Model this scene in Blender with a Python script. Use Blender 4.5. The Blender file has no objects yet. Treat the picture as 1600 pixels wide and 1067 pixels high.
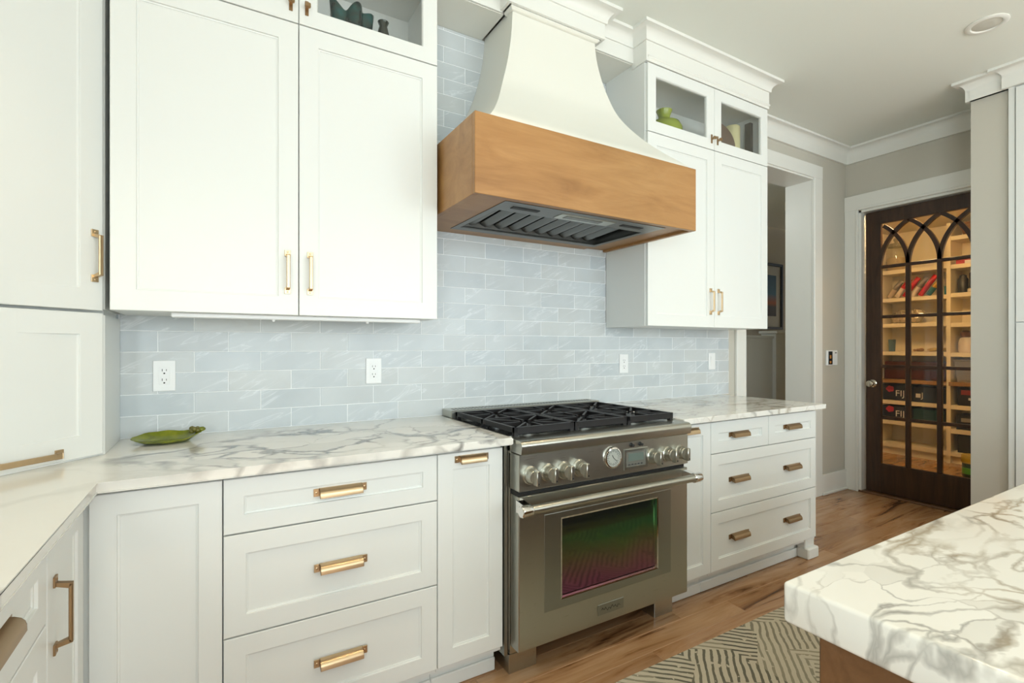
import bpy, bmesh, math, random
from mathutils import Vector, Matrix
random.seed(7)
S = bpy.context.scene
COL = S.collection

# ------------------------------------------------------------------ camera
F_PX, YAW, CY, CAM_Y, CAM_Z = 780.6, 0.53437, 541.2, -2.305, 1.254
cam_d = bpy.data.cameras.new('camera')
cam = bpy.data.objects.new('camera', cam_d)
COL.objects.link(cam)
cam.location = (0, CAM_Y, CAM_Z)
cam.rotation_euler = (math.pi/2, 0, -YAW)
cam_d.sensor_width = 36
cam_d.lens = 36*F_PX/1600
cam_d.shift_y = (CY-533.5)/1600
cam_d.clip_start = 0.02
S.camera = cam

# ------------------------------------------------------------------ world, lights, exposure
W = bpy.data.worlds.new('sky'); S.world = W; W.use_nodes = True
bg = W.node_tree.nodes['Background']
bg.inputs[0].default_value = (0.80, 0.90, 1.0, 1)
bg.inputs[1].default_value = 1.0
S.view_settings.view_transform = 'Standard'
S.view_settings.look = 'None'
S.view_settings.exposure = 0.12
S.view_settings.gamma = 1.0
try: S.view_settings.use_curve_mapping = False
except Exception: pass

def area(name, loc, target, sx, sy, power, color):
    d = bpy.data.lights.new(name, 'AREA'); d.shape = 'RECTANGLE'; d.size = sx; d.size_y = sy
    d.energy = power; d.color = color
    o = bpy.data.objects.new(name, d); COL.objects.link(o); o.location = loc
    o.rotation_euler = (Vector(target)-Vector(loc)).to_track_quat('-Z', 'Y').to_euler()
    return o
REAR_Y = -5.6
WINX = [(-0.45, 0.95), (1.35, 2.75), (3.05, 4.45)]        # the rear windows
for i, (a, b) in enumerate(WINX):
    area('window_daylight', ((a+b)/2, REAR_Y-0.06, 1.55), ((a+b)/2, 0, 1.20), b-a-0.1, 2.0, 47, (0.86, 0.975, 1.0))
# daylight from the window in the left wall, behind the photographer
area('side_window_daylight', (-1.02, -3.85, 1.65), (3, -3.6, 1.5), 1.5, 1.3, 62, (0.86, 0.975, 1.0))
# low sun through the rear windows, falling on the floor behind the photographer
sd = bpy.data.lights.new('sun', 'SUN'); sd.energy = 21; sd.color = (1, .86, .64); sd.angle = .01
so = bpy.data.objects.new('sun', sd); COL.objects.link(so)
so.rotation_euler = Vector((.10, .62, -.85)).to_track_quat('-Z', 'Y').to_euler()

# ------------------------------------------------------------------ mesh helpers
WL = {}
class MB:
    def __init__(s): s.bm = bmesh.new()
    def mesh(s, vs, fs, M=None):
        if M is not None: vs = [M @ Vector(v) for v in vs]
        bv = [s.bm.verts.new(v) for v in vs]
        for f in fs:
            try: s.bm.faces.new([bv[i] for i in f])
            except ValueError: pass
        return s
    def box(s, x0, y0, z0, x1, y1, z1, bev=0.0, M=None, seg=1):
        x0, x1 = min(x0, x1), max(x0, x1); y0, y1 = min(y0, y1), max(y0, y1); z0, z1 = min(z0, z1), max(z0, z1)
        t = bmesh.new()
        bmesh.ops.create_cube(t, size=1)
        for v in t.verts:
            v.co = Vector(((x0+x1)/2+v.co.x*(x1-x0), (y0+y1)/2+v.co.y*(y1-y0), (z0+z1)/2+v.co.z*(z1-z0)))
        if bev: bmesh.ops.bevel(t, geom=list(t.edges), offset=bev, segments=seg, affect='EDGES', profile=0.5)
        t.verts.index_update()
        s.mesh([v.co.copy() for v in t.verts], [[v.index for v in f.verts] for f in t.faces], M)
        t.free(); return s
    def loft(s, rings, cap0=True, cap1=True, closed=False, M=None):
        n = len(rings[0]); vs = [p for r in rings for p in r]; fs = []
        m = len(rings)
        for i in range(m if closed else m-1):
            j = (i+1) % m
            for k in range(n):
                l = (k+1) % n
                fs.append([i*n+k, i*n+l, j*n+l, j*n+k])
        if not closed:
            if cap0: fs.append(list(range(n))[::-1])
            if cap1: fs.append([(m-1)*n+k for k in range(n)])
        return s.mesh(vs, fs, M)
    def lathe(s, prof, seg=24, M=None, loc=(0, 0, 0)):
        rings = [[(loc[0]+r*math.cos(2*math.pi*k/seg), loc[1]+r*math.sin(2*math.pi*k/seg), loc[2]+z) for k in range(seg)] for r, z in prof]
        return s.loft(rings, M=M)
    def prism(s, poly, z0, z1, M=None):
        return s.loft([[(x, y, z0) for x, y in poly], [(x, y, z1) for x, y in poly]], M=M)
    def tube(s, pts, r, seg=8, M=None, flat=None):
        pts = [Vector(p) for p in pts]; rings = []
        for i, p in enumerate(pts):
            d = (pts[min(i+1, len(pts)-1)]-pts[max(i-1, 0)]).normalized()
            up = Vector((0, 0, 1)) if abs(d.z) < .9 else Vector((1, 0, 0))
            a = d.cross(up).normalized(); b = a.cross(d).normalized()
            ra = r if not isinstance(r, (list, tuple)) else r[i]
            rb = ra if flat is None else ra*flat
            rings.append([p+a*ra*math.cos(2*math.pi*k/seg)+b*rb*math.sin(2*math.pi*k/seg) for k in range(seg)])
        return s.loft(rings, M=M)
    def bar(s, p, q, w, h, M=None):
        p, q = Vector(p), Vector(q); d = (q-p).normalized()
        up = Vector((0, 0, 1)) if abs(d.z) < .95 else Vector((1, 0, 0))
        a = d.cross(up).normalized()*w/2; b = a.cross(d).normalized()*h/2
        return s.loft([[c-a-b, c+a-b, c+a+b, c-a+b] for c in (p, q)], M=M)
    def sweep(s, prof, path, outward=1):
        """prof: (p, z), p away from the wall; path: plan polyline, mitred; outward = which side."""
        P = [Vector((x, y)) for x, y in path]; rings = []
        for i, p in enumerate(P):
            ds = []
            if i > 0: ds.append((p-P[i-1]).normalized())
            if i < len(P)-1: ds.append((P[i+1]-p).normalized())
            ns = [Vector((d.y, -d.x))*outward for d in ds]
            m = ns[0] if len(ns) == 1 else (ns[0]+ns[1])/(1+ns[0].dot(ns[1]))
            rings.append([(p.x+m.x*a, p.y+m.y*a, z) for a, z in prof])
        return s.loft(rings)
    def build(s, name, mat, parent=None, smooth=None, loc=None, recalc=True):
        if recalc: bmesh.ops.recalc_face_normals(s.bm, faces=list(s.bm.faces))
        me = bpy.data.meshes.new(name)
        off = WL.get(parent.name, Vector((0, 0, 0))) if parent else (Vector(loc) if loc else Vector((0, 0, 0)))
        for v in s.bm.verts: v.co -= off
        s.bm.to_mesh(me); s.bm.free()
        me.materials.append(mat)
        if smooth is not None:
            for p in me.polygons: p.use_smooth = True
            me.set_sharp_from_angle(angle=math.radians(smooth))
        o = bpy.data.objects.new(name, me); COL.objects.link(o)
        if parent: o.parent = parent
        else: o.location = off
        WL[o.name] = off
        return o

def thing(name, label, cat, loc=(0, 0, 0), group=None):
    o = bpy.data.objects.new(name, None); COL.objects.link(o); o.location = loc
    o.empty_display_size = .05
    WL[o.name] = Vector(loc)
    return tag(o, label, cat, group)
def tag(o, label, cat, group=None):
    o['label'] = label; o['category'] = cat
    if group: o['group'] = group
    return o
def struct(o, label=None):
    o['kind'] = 'structure'
    if label: o['label'] = label
    return o
def copy_part(o, parent, world):
    c = o.copy(); COL.objects.link(c); c.parent = parent
    c.location = Vector(world)-WL[parent.name]; WL[c.name] = Vector(world)
    return c
def FR(origin, u, n):
    """local (a, c, b): a along u, c out along n, b up."""
    u = Vector((u[0], u[1], 0)).normalized(); n = Vector((n[0], n[1], 0)).normalized(); o = Vector(origin)
    return Matrix(((u.x, n.x, 0, o.x), (u.y, n.y, 0, o.y), (0, 0, 1, o.z), (0, 0, 0, 1)))
def FY(y): return FR((0, y, 0), (1, 0), (0, -1))          # faces the camera side, a = x

# ------------------------------------------------------------------ materials
def mat(name, color=(.8, .8, .8), rough=.5, metal=0.0, **k):
    m = bpy.data.materials.new(name); m.use_nodes = True
    b = m.node_tree.nodes['Principled BSDF']
    b.inputs['Base Color'].default_value = (*color, 1); b.inputs['Roughness'].default_value = rough
    b.inputs['Metallic'].default_value = metal
    for n, v in k.items():
        b.inputs[n.replace('_', ' ')].default_value = v
    return m
class NT:
    def __init__(s, m): s.t = m.node_tree; s.b = s.t.nodes['Principled BSDF']
    def n(s, typ, props=None, **ins):
        nd = s.t.nodes.new(typ)
        for k, v in (props or {}).items(): setattr(nd, k, v)
        for k, v in ins.items():
            key = int(k[1:]) if k[0] == 'i' and k[1:].isdigit() else k.replace('_', ' ')
            if isinstance(v, bpy.types.NodeSocket): s.t.links.new(v, nd.inputs[key])
            else: nd.inputs[key].default_value = v
        return nd
    def math(s, op, a, b=0.0, c=None):
        kw = dict(i0=a, i1=b)
        if c is not None: kw['i2'] = c
        return s.n('ShaderNodeMath', dict(operation=op), **kw).outputs[0]
    def ramp(s, fac, stops, interp='LINEAR'):
        nd = s.n('ShaderNodeValToRGB', Fac=fac); r = nd.color_ramp; r.interpolation = interp
        while len(r.elements) < len(stops): r.elements.new(0.5)
        for e, (p, c) in zip(r.elements, stops):
            e.position = p; e.color = (*c, 1) if len(c) == 3 else c
        return nd.outputs[0]
    def mix(s, fac, a, b, mode='MIX'):
        nd = s.n('ShaderNodeMix', dict(data_type='RGBA', blend_type=mode))
        for i, v in ((0, fac), (6, a), (7, b)):
            if isinstance(v, bpy.types.NodeSocket): s.t.links.new(v, nd.inputs[i])
            else: nd.inputs[i].default_value = v if i == 0 else ((*v, 1) if len(v) == 3 else v)
        return nd.outputs[2]
    def obj(s): return s.n('ShaderNodeTexCoord').outputs['Object']
    def mapping(s, vec, scale=(1, 1, 1), loc=(0, 0, 0), rot=(0, 0, 0)):
        return s.n('ShaderNodeMapping', Vector=vec, Scale=scale, Location=loc, Rotation=rot).outputs[0]
    def noise(s, vec, scale, detail=3, rough=.5, dist=0.0):
        return s.n('ShaderNodeTexNoise', Vector=vec, Scale=scale, Detail=detail, Roughness=rough, Distortion=dist)
    def bump(s, h, strength=.1, dist=.01):
        s.t.links.new(s.n('ShaderNodeBump', Height=h, Strength=strength, Distance=dist).outputs[0], s.b.inputs['Normal'])
    def set(s, name, v): s.t.links.new(v, s.b.inputs[name])
    def shifted(s, amount=37.0):
        r = s.n('ShaderNodeObjectInfo').outputs['Random']
        v = s.n('ShaderNodeCombineXYZ', X=s.math('MULTIPLY', r, amount), Y=s.math('MULTIPLY', r, amount*1.7), Z=s.math('MULTIPLY', r, amount*.6)).outputs[0]
        return s.n('ShaderNodeVectorMath', dict(operation='ADD'), i0=s.obj(), i1=v).outputs[0], r

def painted(name, col, rough, bump=.03):
    m = mat(name, col, rough); t = NT(m); n = t.noise(t.obj(), 60, 3)
    t.bump(n.outputs[0], bump, .002); return m
M_CAB = painted('cabinet_paint', (.785, .80, .775), .33)
M_TRIM = painted('trim_paint', (.80, .80, .755), .38)
M_HOODW = painted('hood_paint', (.80, .79, .72), .45)
M_WALL = painted('wall_paint', (.56, .535, .465), .75, .06)
M_CEIL = painted('ceiling_paint', (.80, .825, .77), .85, .06)
M_CABIN = painted('cabinet_inside_paint', (.70, .69, .64), .5)
M_SHADOW = mat('cabinet_gap', (.06, .06, .055), .8)

def marble(name, seed=0.0, angle=0.0, stretch=1.5, sA=2.2, sB=6.0, spots=(), base=(.80, .785, .735), brown=.3, loose=.0, dark=(.22, .225, .23), wp=1.0, gain=1.05):
    """spots: (x, y, radius) in the slab's own coordinates where the veining is densest"""
    m = mat(name, base, .13); t = NT(m); o = t.obj()
    p = t.mapping(o, (1, stretch, 1), (seed, seed*.7, seed*.3), (0, 0, angle))
    def warp(v, src, sc, det, amt):
        n = t.noise(src, sc, det, .55)
        d = t.n('ShaderNodeVectorMath', dict(operation='SUBTRACT'), i0=n.outputs['Color'], i1=(.5, .5, .5)).outputs[0]
        return t.n('ShaderNodeVectorMath', dict(operation='ADD'), i0=v, i1=t.n('ShaderNodeVectorMath', dict(operation='SCALE'), i0=d, Scale=amt).outputs[0]).outputs[0]
    q = warp(warp(p, p, 1.4, 3, .60*wp), p, 7.0, 4, .10*wp)
    q2 = warp(q, p, 22.0, 3, .03)
    def edge(sc): return t.n('ShaderNodeTexVoronoi', dict(feature='DISTANCE_TO_EDGE'), Vector=q2, Scale=sc).outputs['Distance']
    def cell(sc): return t.n('ShaderNodeSeparateColor', Color=t.n('ShaderNodeTexVoronoi', dict(feature='F1'), Vector=q2, Scale=sc).outputs['Color']).outputs[0]
    dense = loose
    if spots:
        wo = warp(o, o, 3.0, 3, .30)
        for x, y, r in spots:
            d = t.n('ShaderNodeVectorMath', dict(operation='DISTANCE'), i0=wo, i1=(x, y, .02)).outputs['Value']
            dense = t.math('MAXIMUM', dense, t.ramp(t.math('DIVIDE', d, r), [(.60, (1, 1, 1)), (1.0, (0, 0, 0))]))
    th = t.ramp(t.noise(p, 3.6, 3).outputs[0], [(.36, (0, 0, 0)), (.66, (1, 1, 1))])           # a vein swells and thins along its run
    def line(sc, thin, wide):
        w = t.math('ADD', t.math('MULTIPLY', th, wide), thin)
        x = t.math('SUBTRACT', 1.0, t.math('MINIMUM', t.math('DIVIDE', edge(sc), w), 1.0))
        return t.math('MULTIPLY', t.math('POWER', x, .8), t.math('ADD', t.math('MULTIPLY', th, .65), .35))
    fade = t.ramp(t.noise(p, 1.1, 2).outputs[0], [(.40, (.12, .12, .12)), (.60, (1, 1, 1))])
    fA = t.math('MULTIPLY', line(sA, .012, .075), t.math('MAXIMUM', fade, dense))
    brk = t.ramp(t.noise(p, 4.5, 3).outputs[0], [(.36, (.10, .10, .10)), (.56, (1, 1, 1))])
    fB = t.math('MULTIPLY', t.math('MULTIPLY', line(sB, .020, .14), brk), dense)
    fill = t.math('MULTIPLY', t.math('MULTIPLY', t.ramp(cell(sB), [(.70, (0, 0, 0)), (.74, (1, 1, 1))]), dense), .13)
    f = t.math('MAXIMUM', t.math('MAXIMUM', fA, fB), fill)
    cloud = t.ramp(t.noise(q, 1.8, 4, .55).outputs[0], [(.40, base), (.60, tuple(c*.97 for c in base)), (.80, tuple(c*g for c, g in zip(base, (.90, .885, .85))))])
    vc = t.mix(t.ramp(t.noise(p, 2.6, 3).outputs[0], [(.42, (0, 0, 0)), (.58, (1, 1, 1))]), dark, tuple(d*(1-brown)+c*brown for d, c in zip(dark, (.50, .40, .26))))
    t.set('Base Color', t.mix(t.math('MINIMUM', t.math('MULTIPLY', f, gain), .95), cloud, vc))
    return m
M_MARBLE = marble('marble_counter', 5.2, .6, 1.3, 1.5, 7.0, [(.36, -.12, .34), (.68, -.10, .38), (1.05, -.14, .36)], brown=.25, dark=(.13, .132, .138), gain=1.35)
M_MARBLE_R = marble('marble_counter_streaked', 7.9, .25, 2.2, 2.4, 6.5, [(-.3, 0, .6), (.3, -.1, .6)], brown=.5, dark=(.26, .26, .26))
M_MARBLE_I = marble('marble_island', 11.3, .9, 1.8, 2.2, 8.5, [(-.62, .46, .46), (-.10, .40, .55), (.4, .3, .8), (-1.0, .54, .28), (-.55, .15, .2)], (.82, .805, .745), .62, .10, (.20, .19, .17), 1.6, 1.15)

M_GROUT = mat('grout', (.86, .885, .90), .8)
def tile_mat():
    m = mat('glazed_tile', (.6, .66, .7), .27, 0.0, Specular_IOR_Level=.35); t = NT(m); p, r = t.shifted(53)
    q = t.mapping(t.mapping(p, rot=(0, .42, 0)), (1.0, 1, 6.5))
    st = t.noise(q, 3.6, 4, .5, .9)
    streak = t.ramp(st.outputs[0], [(.50, (0, 0, 0)), (.56, (.12, .12, .12)), (.585, (.9, .9, .9)), (.60, (.25, .25, .25)), (.66, (0, 0, 0))])
    pres = t.ramp(t.noise(p, 6, 2).outputs[0], [(.42, (0, 0, 0)), (.60, (1, 1, 1))])
    streak = t.math('MULTIPLY', streak, pres)
    base = t.ramp(r, [(0, (.505, .555, .585)), (.35, (.55, .585, .605)), (.7, (.575, .60, .60)), (1, (.535, .585, .62))])
    base = t.mix(t.ramp(t.noise(p, 4, 3).outputs[0], [(.35, (0, 0, 0)), (.7, (.6, .6, .6))]), base, (.65, .69, .71))
    t.set('Base Color', t.mix(t.math('MULTIPLY', streak, .55), base, (.88, .91, .94)))
    t.bump(t.noise(p, 9, 3).outputs[0], .35, .006)
    return m
M_TILE = tile_mat()

def steel(name, col=(.48, .48, .43), rough=.26, axis=(1, 60, 60), an=.5):
    m = mat(name, col, rough, 1.0); t = NT(m)
    n = t.noise(t.mapping(t.obj(), axis), 14, 2)
    t.set('Roughness', t.math('ADD', t.math('MULTIPLY', n.outputs[0], .12), rough-.06))
    t.bump(n.outputs[0], .04, .001)
    return m
M_STEEL = steel('brushed_steel', rough=.30)
M_STEEL_D = steel('dark_satin_steel', (.35, .36, .33), .32)
M_LINER = steel('dull_liner_steel', (.20, .20, .19), .38)
M_CHROME = mat('polished_chrome', (.78, .77, .75), .07, 1.0)
M_IRON = mat('black_cast_iron', (.011, .010, .011), .48, 0.0, Specular_IOR_Level=.35)
M_BLACK = mat('black_enamel', (.012, .012, .013), .2)
M_DARKGAP = mat('dark_gap', (.01, .009, .008), .7)
M_BRASS = mat('satin_brass', (.58, .43, .265), .30, 1.0)
M_BRASS_D = mat('aged_brass', (.37, .25, .14), .36, 1.0)
M_SLOT = mat('dark_slot', (.02, .02, .02), .6)
M_PLASTIC = mat('white_plastic', (.86, .87, .87), .3)
M_OVENG = mat('coated_oven_glass', (.012, .012, .012), .06, 0.0)
ob = M_OVENG.node_tree.nodes['Principled BSDF']
ob.inputs['Specular IOR Level'].default_value = .26
ob.inputs['Thin Film IOR'].default_value = 1.78
_t = NT(M_OVENG)
_g = _t.n('ShaderNodeSeparateXYZ', Vector=_t.n('ShaderNodeTexCoord').outputs['Generated']).outputs[2]
_g = _t.math('ADD', _g, _t.math('MULTIPLY', _t.math('SUBTRACT', _t.noise(_t.obj(), 4, 2).outputs[0], .5), .35))
# the coating is a little thicker towards the lower edge
_t.set('Thin Film Thickness', _t.n('ShaderNodeMapRange', Value=_g, From_Min=.12, From_Max=.62, To_Min=468.0, To_Max=412.0).outputs[0])
M_LCD = mat('display_glass', (.13, .17, .15), .35)
def glass(name, tint=(1, 1, 1), rough=0.0, alpha=.10):
    """thin clear pane: mostly transparent with a real Fresnel reflection"""
    m = bpy.data.materials.new(name); m.use_nodes = True; t = m.node_tree
    t.nodes.remove(t.nodes['Principled BSDF'])
    out = t.nodes['Material Output']
    tr = t.nodes.new('ShaderNodeBsdfTransparent'); tr.inputs[0].default_value = (*tint, 1)
    gl = t.nodes.new('ShaderNodeBsdfGlossy'); gl.inputs['Roughness'].default_value = rough
    lw = t.nodes.new('ShaderNodeLayerWeight'); lw.inputs[0].default_value = .5
    pw = t.nodes.new('ShaderNodeMath'); pw.operation = 'POWER'; t.links.new(lw.outputs['Facing'], pw.inputs[0]); pw.inputs[1].default_value = 4.0
    fr = t.nodes.new('ShaderNodeMath'); fr.operation = 'MULTIPLY_ADD'; t.links.new(pw.outputs[0], fr.inputs[0]); fr.inputs[1].default_value = .75; fr.inputs[2].default_value = .035
    mx = t.nodes.new('ShaderNodeMixShader')
    t.links.new(fr.outputs[0], mx.inputs[0]); t.links.new(tr.outputs[0], mx.inputs[1]); t.links.new(gl.outputs[0], mx.inputs[2])
    t.links.new(mx.outputs[0], out.inputs[0])
    return m
M_GLASS = glass('clear_pane', (.985, .99, .985))
M_WGLASS = glass('window_pane', (1, 1, 1))

def wood(name, stops, scale=(1.2, 14, 14), rough=.4, detail=6, dist=1.2, rnd=.0, bump=.05, tone=None):
    m = mat(name, stops[0][1], rough); t = NT(m); p, r = t.shifted(41)
    q = t.mapping(p, scale)
    n = t.noise(q, 1.6, detail, .62, dist)
    c = t.ramp(n.outputs[0], stops)
    fine = t.noise(t.mapping(p, (scale[0]*2.5, scale[1]*6, scale[2]*6)), 3, 3)
    c = t.mix(t.math('MULTIPLY', fine.outputs[0], .35), c, t.mix(1.0, c, (.55, .50, .45), 'MULTIPLY'))
    if rnd:
        c = t.mix(rnd, c, t.ramp(r, tone), 'MULTIPLY')
    t.set('Base Color', c); t.bump(fine.outputs[0], bump, .002)
    return m
M_FLOOR = wood('hickory_plank', [(.27, (.09, .038, .015)), (.35, (.27, .135, .06)), (.44, (.47, .27, .135)), (.62, (.57, .36, .20)), (.82, (.66, .47, .30))],
               (.9, 6.0, 6.0), .20, 5, 1.3, 1.0, .06, [(0, (.62, .55, .50)), (.3, (1, .95, .90)), (.6, (.80, .74, .68)), (1, (1.0, 1.0, 1.0))])
M_FLOORB = wood('floor_boards', [(.3, (.30, .17, .085)), (.7, (.46, .28, .15))], (1.3, 8, 8), .4)
M_HOODWOOD = wood('maple_hood_wood', [(.25, (.29, .135, .040)), (.45, (.38, .19, .062)), (.6, (.43, .225, .078)), (.8, (.48, .27, .105))], (1.2, 4, 6), .38, 5, .9)
M_ISLWOOD = wood('walnut_island_wood', [(.25, (.10, .045, .016)), (.5, (.165, .078, .03)), (.8, (.21, .105, .045))], (1.2, 12, 10), .35, 5, .8)
M_DOORWOOD = wood('dark_stained_door_wood', [(.3, (.026, .011, .005)), (.6, (.055, .024, .011)), (.85, (.085, .040, .019))], (12, 12, 1.4), .33, 4, .6)
M_PSHELF = mat('cream_shelf_paint', (.80, .70, .50), .5)
M_PWALL = mat('pantry_wall_paint', (.78, .68, .47), .7)
M_PTOP = wood('pantry_worktop_wood', [(.3, (.25, .13, .05)), (.7, (.42, .24, .1))], (14, 1.2, 14), .35)

def rug_mat():
    m = mat('woven_rug', (.4, .36, .26), .95); t = NT(m); o = t.obj()
    wob = t.noise(o, 9, 3)
    wv = t.n('ShaderNodeVectorMath', dict(operation='SCALE'), i0=t.n('ShaderNodeVectorMath', dict(operation='SUBTRACT'), i0=wob.outputs['Color'], i1=(.5, .5, .5)).outputs[0], Scale=.028).outputs[0]
    sp = t.n('ShaderNodeSeparateXYZ', Vector=t.n('ShaderNodeVectorMath', dict(operation='ADD'), i0=o, i1=wv).outputs[0])
    x, y = sp.outputs[0], sp.outputs[1]
    Px, Py = .20, .24
    a = t.math('DIVIDE', x, Px); i = t.math('FLOOR', a); fx = t.math('SUBTRACT', a, i)
    odd = t.math('MODULO', t.math('ABSOLUTE', i), 2.0)
    sgn = t.math('SUBTRACT', t.math('MULTIPLY', odd, 2.0), 1.0)
    # slanted boundary between the stripe fields
    yy = t.math('ADD', y, t.math('MULTIPLY', t.math('MULTIPLY', fx, sgn), .13))
    b = t.math('DIVIDE', yy, Py); j = t.math('FLOOR', b)
    rn = t.n('ShaderNodeTexWhiteNoise', dict(noise_dimensions='2D'), Vector=t.n('ShaderNodeCombineXYZ', X=i, Y=j, Z=0.0).outputs[0]).outputs[0]
    d1 = t.math('ADD', y, t.math('MULTIPLY', x, .95)); d2 = t.math('SUBTRACT', y, t.math('MULTIPLY', x, .95))
    flip = t.math('GREATER_THAN', t.math('MODULO', t.math('ADD', t.math('ABSOLUTE', j), odd), 2.0), .5)
    d = t.math('ADD', t.math('MULTIPLY', d1, flip), t.math('MULTIPLY', d2, t.math('SUBTRACT', 1.0, flip)))
    fr = t.math('FRACT', t.math('MULTIPLY', d, 26.0))
    stripe = t.math('LESS_THAN', fr, .38)
    ink = t.ramp(rn, [(0, (.085, .078, .06)), (.3, (.14, .13, .095)), (.65, (.25, .225, .16)), (1, (.32, .285, .205))])
    base = t.mix(t.math('MULTIPLY', t.noise(o, 160, 2).outputs[0], .5), (.58, .525, .405), (.47, .42, .32))
    brk = t.math('GREATER_THAN', t.noise(o, 32, 2).outputs[0], .33)
    t.set('Base Color', t.mix(t.math('MULTIPLY', stripe, brk), base, ink))
    t.bump(t.noise(o, 220, 2).outputs[0], .5, .003)
    return m
M_RUG = rug_mat()

# ------------------------------------------------------------------ setting
CEIL = 2.985
b = MB(); b.box(-1.1, -5.75, -.12, 7.7, 1.75, -.002)
floor = struct(b.build('floor', M_FLOORB))
def plank_rows(x0, x1, ya, yb, seeds):
    y = -.723-.108*20
    rows = []
    while y < yb+.108:
        rows.append(y); y += .108
    rnd = random.Random(seeds)
    for r in rows:
        lo, hi = max(r-.108, ya), min(r, yb)
        if hi-lo < .012: continue
        x = x0-rnd.uniform(0, 1.2)
        cuts = []
        if abs(r+.723) < .004 and x0 < 2 < x1: x = 2.163-1.55-1.5
        while x < x1:
            L = rnd.uniform(1.0, 1.9)
            if abs(r+.723) < .004 and x0 < 2 < x1: L = 1.5 if x < .6 else 1.55
            a, c = max(x, x0), min(x+L, x1)
            x += L
            if c-a < .03: continue
            p = MB(); p.box(a+.0006, lo+.0006, -.014, c-.0006, hi-.0006, 0, .0016)
            # each plank carries its own origin so that its grain differs
            ctr = Vector(((a+c)/2, (lo+hi)/2, 0))
            for v in p.bm.verts: v.co -= ctr
            o = p.build('plank', M_FLOOR)
            o.parent = floor; o.location = ctr
plank_rows(-.95, 4.80, -2.70, 0.0, 3)
plank_rows(4.80, 7.10, -1.0, .62, 11)
plank_rows(3.35, 4.28, 0.0, .30, 5)

b = MB(); b.box(-1.1, -5.75, CEIL, 4.98, .0, CEIL+.1)
struct(b.build('ceiling', M_CEIL))
b = MB(); b.box(2.7, .21, 2.78, 7.7, 1.6, 2.86); struct(b.build('ceiling_hall', M_CEIL))
b = MB(); b.box(4.92, -1.15, 2.62, 7.2, .62, 2.70); struct(b.build('ceiling_pantry', M_PWALL))

# wall with the cooking range; opening to the hall between x = 3.35 and 4.28
OX0, OX1, OZ = 3.35, 4.28, 2.655
b = MB()
b.box(-1.1, 0, -.1, OX0, .21, CEIL+.1); b.box(OX1, 0, -.1, 4.92, .21, CEIL+.1); b.box(OX0, 0, OZ, OX1, .21, CEIL+.1)
wall_back = struct(b.build('wall_back', M_WALL))
# wall to the left of the cabinets, with a window behind the photographer
b = MB()
b.box(-1.1, -3.05, -.1, -.95, 0, CEIL+.1); b.box(-1.1, -5.75, -.1, -.95, -4.65, CEIL+.1)
b.box(-1.1, -4.65, -.1, -.95, -3.05, .95); b.box(-1.1, -4.65, 2.35, -.95, -3.05, CEIL+.1)
struct(b.build('wall_left', M_WALL))
# rear wall with three windows
b = MB(); xs = [-1.1]+[v for w in WINX for v in w]+[4.98]
for k in range(0, len(xs), 2): b.box(xs[k], REAR_Y-.15, -.1, xs[k+1], REAR_Y, CEIL+.1)
for a, c in WINX:
    b.box(a, REAR_Y-.15, -.1, c, REAR_Y, .5); b.box(a, REAR_Y-.15, 2.68, c, REAR_Y, CEIL+.1)
struct(b.build('wall_rear', M_WALL))
for k, (a, c) in enumerate(WINX):
    b = MB()
    for x0, x1, z0, z1 in ((a, a+.05, .5, 2.68), (c-.05, c, .5, 2.68), (a, c, .5, .56), (a, c, 2.62, 2.68), ((a+c)/2-.02, (a+c)/2+.02, .5, 2.68)):
        b.box(x0, REAR_Y-.05, z0, x1, REAR_Y-.01, z1)
    fr = struct(b.build('window_%d' % (k+1), M_TRIM))
# wall holding the pantry door, and the wall end beside it
DY0, DY1, DZ = -.10, -.985, 2.44
b = MB()
b.box(4.80, DY0, -.1, 4.92, .0, CEIL+.1); b.box(4.80, DY1, DZ, 4.92, DY0, CEIL+.1)
b.box(4.25, -1.20, -.1, 4.92, -1.02, CEIL+.1); b.box(4.80, -1.02, -.1, 4.92, DY1, CEIL+.1)
struct(b.build('wall_right', M_WALL))
b = MB(); b.box(4.88, -5.75, -.1, 4.98, -1.20, CEIL+.1)
struct(b.build('wall_far_right', M_WALL))
# pantry shell
b = MB()
b.box(4.92, .14, -.1, 5.50, .20, 2.7); b.box(5.44, .14, -.1, 5.50, .62, 2.7); b.box(5.44, .62, -.1, 7.2, .68, 2.7)
b.box(7.10, -1.15, -.1, 7.2, .62, 2.7); b.box(4.92, -1.20, -.1, 7.2, -1.10, 2.7)
struct(b.build('wall_pantry', M_PWALL))
# hall shell
b = MB()
b.box(2.7, 1.5, -.1, 7.7, 1.6, 2.8); b.box(2.7, .21, -.1, 2.8, 1.5, 2.8); b.box(7.6, .68, -.1, 7.7, 1.5, 2.8)
struct(b.build('wall_hall', M_WALL))

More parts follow.
